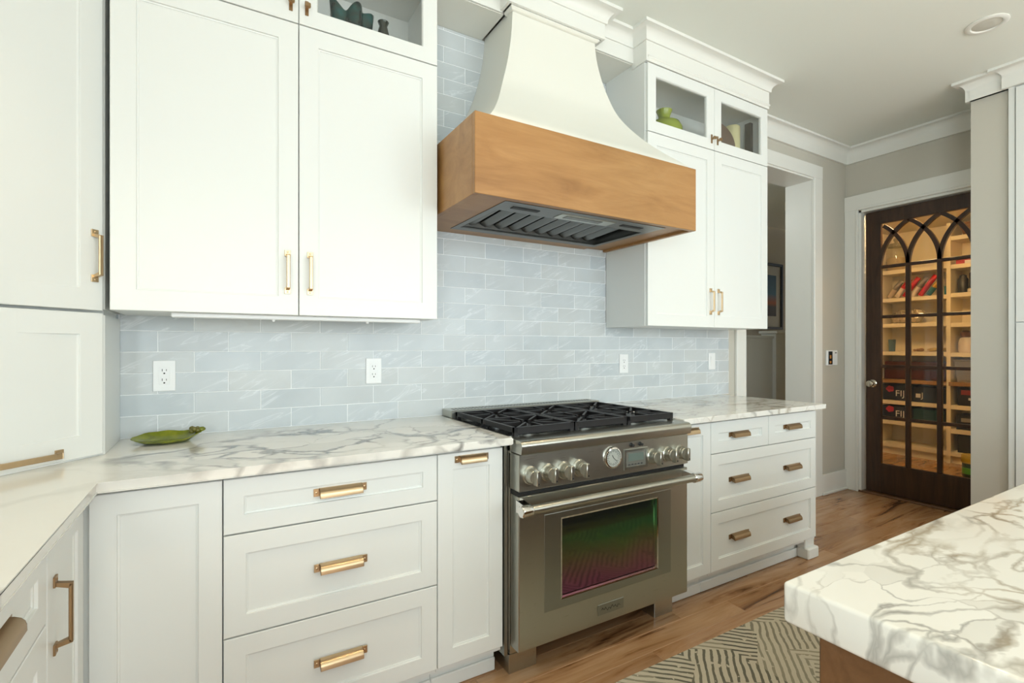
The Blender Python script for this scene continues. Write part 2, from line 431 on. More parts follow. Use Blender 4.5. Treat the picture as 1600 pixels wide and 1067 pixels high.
# casings, jambs, base boards
b = MB()
b.box(OX0-.005, -.012, 0, OX0+.018, .225, OZ); b.box(OX1-.018, -.012, 0, OX1+.005, .225, OZ); b.box(OX0, -.012, OZ-.018, OX1, .225, OZ+.004)
t1 = struct(b.build('trim_1', M_TRIM), 'white jamb lining of the hall opening')
b = MB(); b.box(OX0-.105, -.022, .88, OX0+.004, -.001, OZ+.105, .003); b.build('casing_board', M_TRIM, t1)
b = MB(); b.box(OX1-.004, -.022, 0, OX1+.105, -.001, OZ+.105, .003); b.build('casing_board', M_TRIM, t1)
b = MB(); b.box(OX0-.105, -.024, OZ-.004, OX1+.105, -.001, OZ+.105, .003); b.build('casing_board', M_TRIM, t1)
b = MB(); b.box(OX1-.022, -.026, 0, OX1-.004, -.001, OZ-.004, .004); b.build('casing_bead', M_TRIM, t1)
b = MB()
b.box(4.79, DY0-.03, 0, 4.925, DY0+.004, DZ); b.box(4.79, DY1-.004, 0, 4.925, DY1+.012, DZ); b.box(4.79, DY1, DZ-.03, 4.925, DY0, DZ+.004)
t2 = struct(b.build('trim_2', M_TRIM), 'white jamb lining of the pantry door')
b = MB(); b.box(4.776, DY0-.006, 0, 4.799, -.001, DZ+.125, .003); b.build('casing_board', M_TRIM, t2)
b = MB(); b.box(4.774, DY1-.03, DZ-.006, 4.799, -.001, DZ+.125, .003); b.build('casing_board', M_TRIM, t2)
b = MB(); b.box(4.770, DY0-.012, 0, 4.799, DY0+.010, DZ-.004, .004); b.build('casing_bead', M_TRIM, t2)
b = MB(); b.box(4.770, DY1, DZ-.010, 4.799, DY0, DZ+.012, .004); b.build('casing_bead', M_TRIM, t2)
b = MB(); b.box(4.872, DY0-.045, 0, 4.892, DY0-.028, DZ-.02); b.box(4.872, DY1, DZ-.045, 4.892, DY0-.028, DZ-.028); b.build('door_stop', M_TRIM, t2)
b = MB(); b.box(OX1+.104, -.018, 0, 4.80, -.001, .17, .003)
bb = struct(b.build('baseboard_back', M_TRIM))
b = MB(); b.box(OX1+.104, -.032, 0, 4.78, -.017, .022, .005); b.build('shoe_mould', M_TRIM, bb)
b = MB(); b.box(4.78, DY1-.03, -.001, 4.93, DY0-.002, .014, .004); struct(b.build('trim_3', M_ISLWOOD), 'wooden threshold of the pantry door')

# crown moulding: one mitred run along cabinets, soffit, hood, wall and pantry wall
SOF = -.235
CZ0 = 2.915
cove = [(0, CZ0), (.020, CZ0), (.022, CZ0+.004)]
for k in range(9):
    a = k/8*math.pi/2
    cove.append((.022+.048*(1-math.cos(a)), CZ0+.006+.048*math.sin(a)))
cove += [(.076, CZ0+.054), (.076, CEIL), (0, CEIL)]
UY = -.335                                        # upper cabinet box front
LX0, LX1, RX0, RX1 = -.285, .798, 2.017, 3.103
HC = 1.44
PATH = [(LX0, UY), (LX1, UY), (LX1, SOF), (HC-.275, SOF), (HC-.275, -.318), (HC+.275, -.318), (HC+.275, SOF), (RX0, SOF), (RX0, UY), (RX1, UY), (RX1, 0.0), (4.80, 0.0), (4.80, -1.02), (4.25, -1.02), (4.25, -1.205), (4.228, -1.205), (4.228, -3.0)]
b = MB(); b.sweep(cove, PATH)
crown = struct(b.build('trim_4', M_TRIM, smooth=30), 'white cove crown moulding under the ceiling')
def frieze(path, z0, th=.012):
    b = MB(); b.sweep([(-.002, z0), (th, z0), (th, CZ0+.004), (-.002, CZ0+.004)], path); return b.build('frieze_board', M_TRIM, crown)
frieze(PATH[10:15], 2.853, .022)
frieze([(4.25, -1.02), (4.25, -1.205), (4.228, -1.205), (4.228, -3.0)], 2.853, .024)
frieze(PATH[7:11], 2.806); frieze(PATH[0:3], 2.806)
frieze(PATH[2:4], 2.835); frieze(PATH[6:8], 2.835)
frieze(PATH[3:7], 2.838)
b = MB(); b.sweep([(0, 2.822), (.014, 2.825), (.018, 2.832), (.014, 2.839), (0, 2.842)], [(RX0, UY), (RX1, UY), (RX1, -.02)]); b.build('bead', M_TRIM, crown, smooth=40)
# dropped soffit above the tile, either side of the hood
b = MB(); b.box(LX1, SOF, 2.833, HC-.262, -.001, CEIL); b.box(HC+.262, SOF, 2.833, RX0-.003, -.001, CEIL)
struct(b.build('trim_5', M_HOODW), 'painted soffit beside the range hood')

# ------------------------------------------------------------------ backsplash tile
b = MB()
b.box(-.949, -.0074, .9145, 3.169, -.0005, 1.40); b.box(LX1+.002, -.0074, 1.40, RX0-.002, -.0005, 2.832)
grout = b.build('grout_bed', M_GROUT, wall_back)
TX0, TW, TZ0, TH, J = -.0739, .11575, .9163, .07922, .0028
full = None
for r in range(25):
    z0, z1 = TZ0+r*TH+J/2, TZ0+(r+1)*TH-J/2
    lo, hi = (-.46, 3.169) if z0 < 1.36 else (LX1+.002, RX0-.002)
    z1 = min(z1, 2.832)
    if z1-z0 < .01: continue
    k = -5 if r % 2 == 0 else -4
    while TX0+TW*k < hi:
        a, c = TX0+TW*k+J/2, TX0+TW*(k+2)-J/2
        k += 2
        aa, cc = max(a, lo), min(c, hi)
        if cc-aa < .006: continue
        ctr = Vector(((aa+cc)/2, -.004, (z0+z1)/2))
        fullsize = abs((cc-aa)-(2*TW-J)) < 1e-6 and abs((z1-z0)-(TH-J)) < 1e-6
        if fullsize and full is not None: me = full
        else:
            p = MB(); p.box(-(cc-aa)/2, -.0045, -(z1-z0)/2, (cc-aa)/2, .003, (z1-z0)/2, .0012)
            bmesh.ops.recalc_face_normals(p.bm, faces=list(p.bm.faces))
            me = bpy.data.meshes.new('tile'); p.bm.to_mesh(me); p.bm.free(); me.materials.append(M_TILE)
            if fullsize: full = me
        o = bpy.data.objects.new('tile', me); COL.objects.link(o); o.parent = wall_back
        o.location = ctr; o.rotation_euler = (random.uniform(-.006, .006), 0, random.uniform(-.004, .004))

# ------------------------------------------------------------------ cabinet joinery
def ring(Mx, a0, a1, b0, b1, prof):
    rings = []
    for i, c in prof:
        rings.append([Mx @ Vector(p) for p in ((a0+i, c, b0+i), (a1-i, c, b0+i), (a1-i, c, b1-i), (a0+i, c, b1-i))])
    return rings
def shaker(Mx, a0, a1, b0, b1, parent, name='door', fw=.057, t=.02, glassy=False, m=None):
    m = m or M_CAB
    g = .0015
    a0 += g; a1 -= g; b0 += g; b1 -= g
    B = MB()
    prof = [(0, 0), (0, t-.0016), (.0016, t), (fw-.0006, t), (fw, t-.0006), (fw+.0008, t-.0055), (fw+.0055, t-.0065), (fw+.0062, t-.0085), (fw+.0095, t-.0085), (fw+.0095, 0)]
    if glassy: prof = [(0, 0), (0, t-.0016), (.0016, t), (fw-.001, t), (fw, t-.001), (fw+.003, t-.006), (fw+.003, 0)]
    B.loft(ring(Mx, a0, a1, b0, b1, prof), closed=True)
    d = B.build(name, m, parent)
    i = fw+(.0022 if glassy else .009)
    P = MB()
    if glassy: P.box(a0+i, .004, b0+i, a1-i, .008, b1-i, M=Mx); P.build('glass_pane', M_GLASS, d)
    else: P.box(a0+i, .001, b0+i, a1-i, t-.0088, b1-i, M=Mx); P.build('panel', m, d)
    return d
CUP = [(0, .015), (.010, .0135), (.0185, .0095), (.0235, .004), (.0255, -.003), (.026, -.013), (.0235, -.013), (.0230, -.003), (.0212, .002), (.017, .007), (.009, .0105), (0, .012)]
def cup_pull(Mx, a, bz, L, t, parent, m=None):
    B = MB(); h = L/2-.016; bow = 0
    B.loft([[Mx @ Vector((a+s, t+c, bz+z)) for c, z in CUP] for s in (-h, h)])
    for s in (-h, h-.002):     # cheeks
        B.loft([[Mx @ Vector((a+s+e, t+c, bz+z)) for c, z in CUP[:6]+[(0, -.004)]] for e in (0, .002)])
    for s in (-1, 1):
        c0 = a+s*(L/2-.008)
        B.box(c0-.008, t, bz-.010, c0+.008, t+.0035, bz+.014, .0006, M=Mx)
        B.lathe([(.0035, 0), (.0035, .0012), (.002, .002)], 10, M=Mx @ Matrix.Translation((c0, t+.0035, bz+.002)) @ Matrix.Rotation(-math.pi/2, 4, 'X'))
    return B.build('pull', m or M_BRASS, parent, smooth=30)
def bar_pull(Mx, a, b0, b1, t, parent, horiz=False, m=None, w=.012):
    B = MB(); out = .030
    if horiz: MM = Mx @ Matrix(((0, 0, 1, a), (0, 1, 0, 0), (1, 0, 0, 0), (0, 0, 0, 1)))
    else: MM = Mx @ Matrix.Translation((a, 0, 0))
    for e, s in ((b0, 1), (b1, -1)):
        B.box(-w*.85, t, min(e, e+s*.022), w*.85, t+.004, max(e, e+s*.022), .0006, M=MM)
        B.lathe([(.003, 0), (.003, .001), (.0018, .0018)], 10, M=MM @ Matrix.Translation((0, t+.004, e+s*.007)) @ Matrix.Rotation(-math.pi/2, 4, 'X'))
        q = [(-w/2, t+.003, e+s*.013), (w/2, t+.003, e+s*.013), (w/2, t+.003, e+s*.021), (-w/2, t+.003, e+s*.021)]
        r = [(-w/2, t+out, e+s*.019), (w/2, t+out, e+s*.019), (w/2, t+out-.007, e+s*.028), (-w/2, t+out-.007, e+s*.028)]
        B.loft([q, r], M=MM)
    B.box(-w/2, t+out-.007, b0+.019, w/2, t+out, b1-.019, .0016, M=MM)
    return B.build('pull', m or M_BRASS, parent, smooth=30)
def tee_knob(Mx, a, bz, t, parent):
    B = MB()
    B.box(a-.006, t, bz-.026, a+.006, t+.004, bz+.026, .0006, M=Mx)
    B.box(a-.005, t+.003, bz-.005, a+.005, t+.020, bz+.005, M=Mx)
    B.box(a-.010, t+.018, bz-.008, a+.010, t+.030, bz+.008, .002, M=Mx)
    return B.build('knob', M_BRASS_D, parent)

# ---- base cabinets along the range wall
BY = -.645                       # box front; doors stand 20 mm proud
FB = FY(BY)
def base_box(name, label, x0, x1, group=None, toe=True):
    r = thing(name, label, 'cabinet', ((x0+x1)/2, -.32, 0), group)
    B = MB(); B.box(x0+.0008, BY, .10, x1-.0008, -.012, .886); B.build('body', M_CAB, r)
    if toe:
        B = MB(); B.box(x0+.0008, -.592, 0, x1-.0008, -.57, .10); B.box(x0+.0008, -.604, 0, x1-.0008, -.592, .05, .003); B.build('toe_kick', M_CAB, r)
    return r
DT = .874
cd = base_box('drawer_cabinet', 'white cabinet of three drawers, one wide brass cup pull on each', .016, .667)
for z0, z1, pz in ((.714, DT, .797), (.4185, .7125, .565), (.121, .417, .270)):
    d = shaker(FB, .016, .667, z0, z1, cd, 'drawer', .052 if z0 > .7 else .057)
    cup_pull(FB, .341, pz, .163, .02 if z0 < .7 else .0115, d)
po = base_box('pull_out_cabinet', 'narrow white pull-out cabinet between the range and the three-drawer cabinet', .667, .931)
d = shaker(FB, .667, .931, .121, DT, po, 'door', .057)
cup_pull(FB, .800, .8475, .135, .02, d)
cc = thing('corner_cabinet', 'white blind corner base cabinet with folding panelled doors under the marble corner', 'cabinet', (-.6, -.4, 0))
B = MB(); B.prism([(-.945, -.012), (.0152, -.012), (.0152, BY), (-.305, BY), (-.305, -1.002), (-.945, -1.002)], .10, .886); B.build('body', M_CAB, cc)
B = MB(); B.box(-.36, -.592, 0, .0152, -.57, .10); B.box(-.372, -1.002, 0, -.35, -.57, .10); B.box(-.37, -.604, 0, .0152, -.592, .05); B.build('toe_kick', M_CAB, cc)
shaker(FB, -.281, .0155, .121, DT, cc, 'door', .057)
FL = FR((-.305, 0, 0), (0, -1), (1, 0))            # the left run, a = -y
d = shaker(FL, .690, 1.000, .121, DT, cc, 'door', .057)
bar_pull(FL, .950, .625, .785, .02, d, m=M_BRASS_D)
ld = thing('drawer_cabinet', 'white drawer cabinet on the left wall, next to the folding corner doors', 'cabinet', (-.6, -1.26, 0))
B = MB(); B.box(-.945, -1.525, .10, -.305, -1.004, .886); B.build('body', M_CAB, ld)
B = MB(); B.box(-.372, -1.525, 0, -.35, -1.004, .10); B.build('toe_kick', M_CAB, ld)
for z0, z1, pz in ((.714, DT, .800), (.4185, .7125, .565), (.121, .417, .270)):
    d = shaker(FL, 1.004, 1.525, z0, z1, ld, 'drawer', .052 if z0 > .7 else .057)
    cup_pull(FL, 1.27, pz, .19, .02 if z0 < .7 else .0115, d, M_BRASS_D)
le = thing('double_door_cabinet', 'white two-door base cabinet on the left wall beyond the drawers', 'cabinet', (-.6, -2.1, 0))
B = MB(); B.box(-.945, -2.66, .10, -.305, -1.527, .886); B.build('body', M_CAB, le)
B = MB(); B.box(-.372, -2.66, 0, -.35, -1.527, .10); B.build('toe_kick', M_CAB, le)
for a, c, h in ((1.527, 2.093, 2.05), (2.093, 2.66, 2.14)):
    d = shaker(FL, a, c, .121, DT, le); bar_pull(FL, h, .64, .80, .02, d, m=M_BRASS_D)
# right of the range
pr = base_box('pull_out_cabinet', 'narrow white pull-out cabinet between the range and the six-pull drawer cabinet', 1.890, 2.124)
d = shaker(FB, 1.890, 2.124, .121, DT, pr, 'door', .057)
cup_pull(FB, 1.965, .845, .135, .02, d)
rd = base_box('drawer_cabinet', 'white four-drawer cabinet with six small brass pulls and a bracket foot', 2.124, 3.080)
for a, c, z0, z1, ps in ((2.124, 2.604, .714, DT, (2.357,)), (2.604, 3.076, .714, DT, (2.838,)), (2.124, 3.076, .4185, .7125, (2.357, 2.838)), (2.124, 3.076, .121, .417, (2.357, 2.838))):
    d = shaker(FB, a, c, z0, z1, rd, 'drawer', .057)
    for q in ps: cup_pull(FB, q, (z0+z1)/2+(.003 if z0 > .7 else 0), .165, .0115, d, M_BRASS_D)
B = MB(); B.box(2.985, -.652, .062, 3.081, -.60, .128, .004); B.box(2.985, -.672, 0, 3.096, -.60, .064, .006)
B.box(3.060, -.60, 0, 3.096, -.02, .064, .006); B.build('bracket_foot', M_CAB, rd)
B = MB(); B.box(3.078, -.648, .10, 3.092, -.012, .886, .002); B.build('end_panel', M_CAB, rd)

# ---- worktops
B = MB()
B.prism([(-.948, -.006), (.9525, -.006), (.9525, -.705), (-.258, -.705), (-.258, -2.68), (-.948, -2.68)], .8868, .914)
bmesh.ops.bevel(B.bm, geom=[e for e in B.bm.edges if abs(e.verts[0].co.z-e.verts[1].co.z) < 1e-5], offset=.003, segments=2, affect='EDGES')
wt = B.build('worktop', M_MARBLE, loc=(-.3, -.3, .8868)); tag(wt, 'L-shaped grey-veined white marble worktop left of the range', 'worktop')
B = MB(); B.box(1.8755, -.712, .8868, 3.098, -.006, .914, .003, seg=2)
wt = B.build('worktop', M_MARBLE_R, loc=(2.5, -.35, .8868)); tag(wt, 'streaked marble worktop right of the range, ending at the hall opening', 'worktop')

# ---- upper cabinets
FU = FY(UY+.010)
UB = UY+.010
def upper(name, label, x0, x1, xm, kn, h):
    r = thing(name, label, 'cabinet', ((x0+x1)/2, -.17, 1.365))
    t = .018
    B = MB()                                  # open box: back, sides, bottom, middle shelf, top
    B.box(x0, UB, 1.368, x0+t, -.010, CEIL-.075); B.box(x1-t, UB, 1.368, x1, -.010, CEIL-.075)
    B.box(x0+t, UB, 1.368, x1-t, -.010, 1.368+t); B.box(x0+t, UB, 2.415, x1-t, -.010, 2.440)
    B.box(x0+t, UB, 2.785, x1-t, -.010, CEIL-.075); B.box(x0+t, -.022, 1.38, x1-t, -.010, 2.80)
    B.build('body', M_CAB, r)
    for a, c in ((x0, xm), (xm, x1)):
        d = shaker(FU, a, c, 1.366, 2.427, r, 'door', .066)
        q = xm-h if a == x0 else xm+h
        bar_pull(FU, q, 1.443, 1.600, .02, d)
        d = shaker(FU, a, c, 2.4285, 2.802, r, 'glass_door', .062, glassy=True)
        tee_knob(FU, xm-.027 if a == x0 else xm+.027, 2.492, .02, d)
    return r
lu = upper('wall_cabinet', 'large white wall cabinet with two doors between the corner tower and the hood', LX0, LX1, .2585, 0, .038)
ru = upper('wall_cabinet', 'white wall cabinet hanging right of the hood, next to the hall opening', RX0, RX1, 2.571, 0, .036)
B = MB(); B.box(RX0-.003, UB, 1.366, RX0, -.012, CEIL-.07); B.build('side_panel', M_CAB, ru)
# under-cabinet light bar
ul = thing('under_cabinet_light', 'slim white light bar fixed beneath the large wall cabinet', 'light', (.26, -.2, 1.35))
B = MB(); B.box(-.13, -.30, 1.352, .74, -.255, 1.368, .003); B.build('housing', M_PLASTIC, ul)
for q in (.18, .52): B = MB(); B.lathe([(.006, 0), (.005, -.006), (.002, -.008)], 10, loc=(q, -.29, 1.352)); B.build('screw', M_PLASTIC, ul)

# ---- diagonal corner tower standing on the worktop
ct = thing('corner_tower_cabinet', 'white diagonal corner cabinet standing on the worktop, lift-up garage door below', 'cabinet', (-.62, -.3, .914))
TP = [(-.945, -.012), (-.302, -.012), (-.302, -.310+.0142), (-.64+.0142, -.648), (-.945, -.648)]
TQ = [(-.94, -.02), (-.312, -.02), (-.312, -.255), (-.60, -.543), (-.60, -.640), (-.94, -.640)]
B = MB(); B.prism(TP, .9145, 1.352); B.prism(TP, 1.370, 2.98); B.prism(TQ, 1.351, 1.371)
B.build('body', M_CAB, ct)
S2 = math.sqrt(.5)
FDo = Vector((-.302, -.310, 0))-Vector((S2, -S2, 0))*.02
FD = FR(FDo, (-1, -1), (1, -1))
DW = .478
d = shaker(FD, .002, DW, 1.3640, 2.427, ct, 'door', .066)
bar_pull(FD, .029, 1.452, 1.613, .02, d)
d = shaker(FD, .002, DW, .918, 1.3585, ct, 'garage_door', .066)
def hpull(Mx, bz, a0, a1, t, parent):
    R = Mx @ Matrix(((0, 0, 1, 0), (0, 1, 0, 0), (1, 0, 0, bz), (0, 0, 0, 1)))
    return bar_pull(R, 0, a0, a1, t, parent, w=.016)
hpull(FD, .942, .115, .300, .02, d)
shaker(FD, .002, DW, 2.4285, 2.802, ct, 'door', .062)

# ------------------------------------------------------------------ range hood
hd = thing('range_hood', 'cream flared range hood with a wide amber wooden band, above the steel range', 'range hood', (HC, -.3, 1.815))
HX0, HX1, HY, HZ0, HZ1 = .812, 2.011, -.667, 1.816, 2.117
def spline(xs, ys, x):
    n = len(xs)
    for i in range(n-1):
        if x <= xs[i+1] or i == n-2:
            h = xs[i+1]-xs[i]; s = (x-xs[i])/h
            m0 = (ys[i+1]-ys[max(i-1, 0)])/(xs[i+1]-xs[max(i-1, 0)]); m1 = (ys[min(i+2, n-1)]-ys[i])/(xs[min(i+2, n-1)]-xs[i])
            return (2*s**3-3*s*s+1)*ys[i]+(s**3-2*s*s+s)*h*m0+(-2*s**3+3*s*s)*ys[i+1]+(s**3-s*s)*h*m1
zz = [2.105, 2.145, 2.22, 2.32, 2.437, 2.546, 2.647, 2.738, 2.842]
hw = [.575, .538, .475, .405, .342, .300, .272, .255, .246]
dd = [.655, .628, .545, .450, .370, .335, .314, .301, .294]
B = MB(); rings = []
for k in range(41):
    z = zz[0]+(zz[-1]-zz[0])*k/40; w = spline(zz, hw, z); d_ = spline(zz, dd, z)
    rings.append([(HC-w, -.010, z), (HC-w, -d_, z), (HC+w, -d_, z), (HC+w, -.010, z)])
B.loft(rings); B.build('chimney', M_HOODW, hd, smooth=40)
B = MB(); B.sweep([(0, 2.822), (.010, 2.824), (.018, 2.831), (.018, 2.838), (0, 2.842)], [(HC-.247, SOF-.01), (HC-.247, -.296), (HC+.247, -.296), (HC+.247, SOF-.01)]); B.build('collar_bead', M_HOODW, hd)
B = MB(); B.box(HX0, HY, HZ0, HX1, HY+.022, HZ1, .0015); B.build('front_board', M_HOODWOOD, hd)
for x in (HX0, HX1-.022):
    B = MB(); B.box(x, HY+.022, HZ0, x+.022, -.010, HZ1, .0015); B.build('side_board', M_HOODWOOD, hd)
B = MB(); B.box(HX0+.02, HY+.02, HZ1-.02, HX1-.02, -.010, HZ1-.002); B.build('band_top', M_HOODW, hd)
IX0, IX1, IY0, IY1 = .965, 1.845, -.625, -.095         # steel liner
B = MB()
B.box(HX0+.02, HY+.02, HZ0+.004, IX0, -.010, HZ0+.020); B.box(IX1, HY+.02, HZ0+.012, HX1-.02, -.010, HZ0+.026)
B.box(IX0, IY1, HZ0+.004, IX1, -.010, HZ0+.020); B.box(IX0, HY+.02, HZ0+.004, IX1, IY0, HZ0+.020)
B.build('bottom_board', M_HOODWOOD, hd)
B = MB()       # liner frame with recess
px0, px1, py0, py1 = IX0+.030, IX1-.030, IY0+.125, IY1-.045
for x0, y0, x1, y1 in ((IX0, IY0, IX1, py0), (IX0, py1, IX1, IY1), (IX0, py0, px0, py1), (px1, py0, IX1, py1)):
    B.box(x0, y0, HZ0+.002, x1, y1, HZ0+.012)
for x0, y0, x1, y1 in ((px0-.004, py0, px0, py1), (px1, py0, px1+.004, py1), (px0, py0-.004, px1, py0), (px0, py1, px1, py1+.004)):
    B.box(x0, y0, HZ0+.008, x1, y1, HZ0+.10)
B.box(px0, py0, HZ0+.098, px1, py1, HZ0+.105)
ins = B.build('liner', M_LINER, hd)
nb = 10
for k in range(nb):
    x = px0+.02+(px1-px0-.04)*(k+.5)/nb; w = (px1-px0-.04)/nb*.40
    B = MB()
    arc = [(x-w+2*w*j/8, .030+.016*math.sin(math.pi*j/8)) for j in range(9)]
    poly = [(a, HZ0+.066-c) for a, c in arc]+[(x+w, HZ0+.075), (x-w, HZ0+.075)]
    B.loft([[(a, y, z+(.018 if y < -.35 else 0)) for a, z in poly] for y in (py0+.004, py1-.004)]); B.build('baffle', M_LINER, ins, smooth=40)
B = MB(); B.box(1.265, IY0+.035, HZ0-.001, 1.565, IY0+.105, HZ0+.004, .001); pan = B.build('lamp_panel', M_STEEL, hd)
B = MB(); B.box(1.30, IY0+.050, HZ0-.003, 1.50, IY0+.085, HZ0, .001); B.build('lamp_lens', mat('hood_lamp_lens', (.10, .10, .07), .2), pan)
for q in (1.03, 1.62): B = MB(); B.box(q, IY0+.050, HZ0-.0008, q+.13, IY0+.075, HZ0+.003, .0005); B.build('control_strip', M_SLOT, hd)

# ------------------------------------------------------------------ steel range
RG = thing('gas_range', 'stainless steel six-burner gas range under the wooden hood', 'range', (1.414, -.36, 0))
X0, X1 = .958, 1.870
YF = -.737
B = MB(); B.box(X0, -.672, .10, X1, -.010, .900); B.build('body', M_STEEL, RG)
B = MB(); B.box(X0+.003, -.715, .694, X1-.003, -.66, .722); B.build('vent_gap', M_DARKGAP, RG)
# control panel and bull nose
B = MB(); B.box(X0, YF, .716, X1, -.66, .853, .002); cp = B.build('control_panel', M_STEEL, RG)
nose = [(-.64, .857), (-.752, .857)]
for k in range(9):
    a = math.pi*1.0-k/8*math.pi/2
    nose.append((-.737+.021*math.cos(a), .885+.021*math.sin(a)))
nose += [(-.66, .908), (-.64, .908)]
B = MB(); B.loft([[(x, y, z) for y, z in nose] for x in (X0, X1)]); B.build('bull_nose', M_STEEL, RG, smooth=40)
# cook top tray and low back guard
B = MB(); B.box(X0, -.66, .895, X1, -.125, .905); B.box(X0, -.66, .900, X0+.012, -.12, .911); B.box(X1-.012, -.66, .900, X1, -.12, .911); B.build('cook_top', M_STEEL_D, RG)
B = MB(); B.box(X0+.014, -.655, .903, X1-.014, -.13, .9065); B.build('burner_tray', M_BLACK, RG)
B = MB(); B.box(X0, -.122, .895, X1, -.010, .948, .003); bgd = B.build('back_guard', M_STEEL, RG)
B = MB()
for k in range(46):
    x = X0+.035+k*(X1-X0-.07)/45; B.box(x-.004, -.085, .9476, x+.004, -.045, .9486)
B.build('vent_slots', M_SLOT, bgd)
B = MB()       # burners
bur = []
for gx in range(3):
    for gy in (-.265, -.535):
        bx = X0+.02+(gx+.5)*(X1-X0-.04)/3
        p = MB()
        star = []
        for k in range(40):
            a = 2*math.pi*k/40; rr = .048+.017*math.cos(5*a); star.append((bx+rr*math.cos(a), gy+rr*math.sin(a)))
        p.prism(star, .906, .920)
        st2 = [((x-bx)*.8+bx, (y-gy)*.8+gy) for x, y in star]; p.prism(st2, .920, .926)
        p.lathe([(.07, 0), (.066, .004), (.02, .005)], 24, loc=(bx, gy, .906))
        p.build('burner', M_IRON, RG)
B.bm.free()
for gx in range(3):
    g0 = X0+.018+gx*(X1-X0-.036)/3+.003; g1 = g0+(X1-X0-.036)/3-.006; y0, y1 = -.668, -.128; zt = .943
    p = MB(); w, h = .014, .020
    for (xa, ya, xb, yb) in ((g0, y0+w/2, g1, y0+w/2), (g0, y1-w/2, g1, y1-w/2), (g0+w/2, y0, g0+w/2, y1), (g1-w/2, y0, g1-w/2, y1), (g0, (y0+y1)/2, g1, (y0+y1)/2)):
        hh = .026 if ya == yb and ya < -.6 else h
        p.bar((xa, ya, zt-hh/2), (xb, yb, zt-hh/2), w, hh)
    for cy_ in (-.265, -.535):
        cx_ = (g0+g1)/2
        for k in range(8):
            a = math.pi/4*k+.0
            dx, dy = math.cos(a), math.sin(a)
            half = (g1-g0)/2; hy = (y1-y0)/4
            L = min(half/abs(dx) if abs(dx) > .01 else 9, hy/abs(dy) if abs(dy) > .01 else 9)-.006
            p.bar((cx_+dx*.034, cy_+dy*.034, zt-h/2), (cx_+dx*L, cy_+dy*L, zt-h/2), .010, h*.9)
    for xa in (g0+.01, g1-.01):
        for ya in (y0+.01, y1-.01, (y0+y1)/2): p.box(xa-.009, ya-.009, .9065, xa+.009, ya+.009, zt-.004)
    p.build('grate', M_IRON, RG)
# knobs
FP = FY(YF)
def knob(x, z):
    k = MB(); T = FP @ Matrix.Translation((x, 0, z)) @ Matrix.Rotation(-math.pi/2, 4, 'X')
    k.lathe([(.034, 0), (.034, .005), (.031, .008), (.029, .008), (.0285, .022), (.026, .026)], 28, M=T)
    o = k.build('knob', M_STEEL, RG, smooth=40)
    k = MB(); k.lathe([(.0265, .024), (.0265, .034), (.024, .037)], 28, M=T)
    k.box(x-.0085, .030, z-.030, x+.0085, .058, z+.026, .003, M=FP)
    k.build('grip', M_STEEL, o, smooth=40)
    k = MB(); k.box(x-.0025, .058, z-.024, x+.0025, .0586, z-.018, M=FP); k.build('pointer', M_SLOT, o)
for x in (1.008, 1.088, 1.163, 1.238, 1.640, 1.735, 1.812): knob(x, .774)
# thermometer dial
T = FP @ Matrix.Translation((1.409, 0, .795)) @ Matrix.Rotation(-math.pi/2, 4, 'X')
B = MB(); B.lathe([(.046, 0), (.046, .006), (.043, .011), (.038, .012), (.037, .006)], 36, M=T); dial = B.build('dial', M_CHROME, RG, smooth=40)
B = MB(); B.lathe([(.037, .0055), (.036, .0075)], 36, M=T); fc = B.build('dial_face', mat('dial_face', (.42, .44, .40), .2), dial)
B = MB()
for k in range(24):
    a = 2*math.pi*k/24; l = .026 if k % 2 else .023
    B.bar(T @ Vector((l*math.cos(a), l*math.sin(a), .0078)), T @ Vector((.033*math.cos(a), .033*math.sin(a), .0078)), .0014, .0012)
B.bar(T @ Vector((0, 0, .009)), T @ Vector((.020, .016, .009)), .002, .001); B.bar(T @ Vector((0, 0, .009)), T @ Vector((-.006, -.012, .009)), .002, .001)
B.build('dial_marks', M_SLOT, dial)
B = MB(); B.loft(ring(FP, 1.473, 1.609, .733, .820, [(0, 0), (0, .004), (.002, .005), (.011, .005), (.012, .002), (.012, 0)]), closed=True); dp = B.build('display', M_STEEL_D, RG)
B = MB(); B.box(1.484, 0, .744, 1.598, .003, .809, M=FP); B.build('display_panel', mat('display_panel', (.16, .16, .14), .25), dp)
B = MB(); B.box(1.497, .003, .768, 1.585, .0036, .800, M=FP); B.build('screen', M_LCD, dp)
B = MB()
for k in range(5): B.box(1.497+k*.018, .003, .751, 1.507+k*.018, .0035, .756, M=FP)
B.build('touch_marks', M_SLOT, dp)
for x in (1.515, 1.566):
    B = MB(); T = FP @ Matrix.Translation((x, 0, .836)) @ Matrix.Rotation(-math.pi/2, 4, 'X'); B.lathe([(.009, 0), (.009, .003), (.006, .006), (.006, .016), (.004, .018)], 16, M=T); B.build('button', M_SLOT, RG, smooth=40)
# oven door
FDr = FY(-.675)
B = MB()
def rect(a0, a1, b0, b1, c): return [FDr @ Vector(p) for p in ((a0, c, b0), (a1, c, b0), (a1, c, b1), (a0, c, b1))]
oa, oc_ = X0+.001, X1-.001
B.loft([rect(oa, oc_, .122, .697, 0), rect(oa, oc_, .122, .697, .056), rect(oa+.003, oc_-.003, .125, .694, .060), rect(1.150, 1.680, .272, .590, .060), rect(1.150, 1.680, .272, .590, 0)], closed=True)
od = B.build('oven_door', M_STEEL, RG)
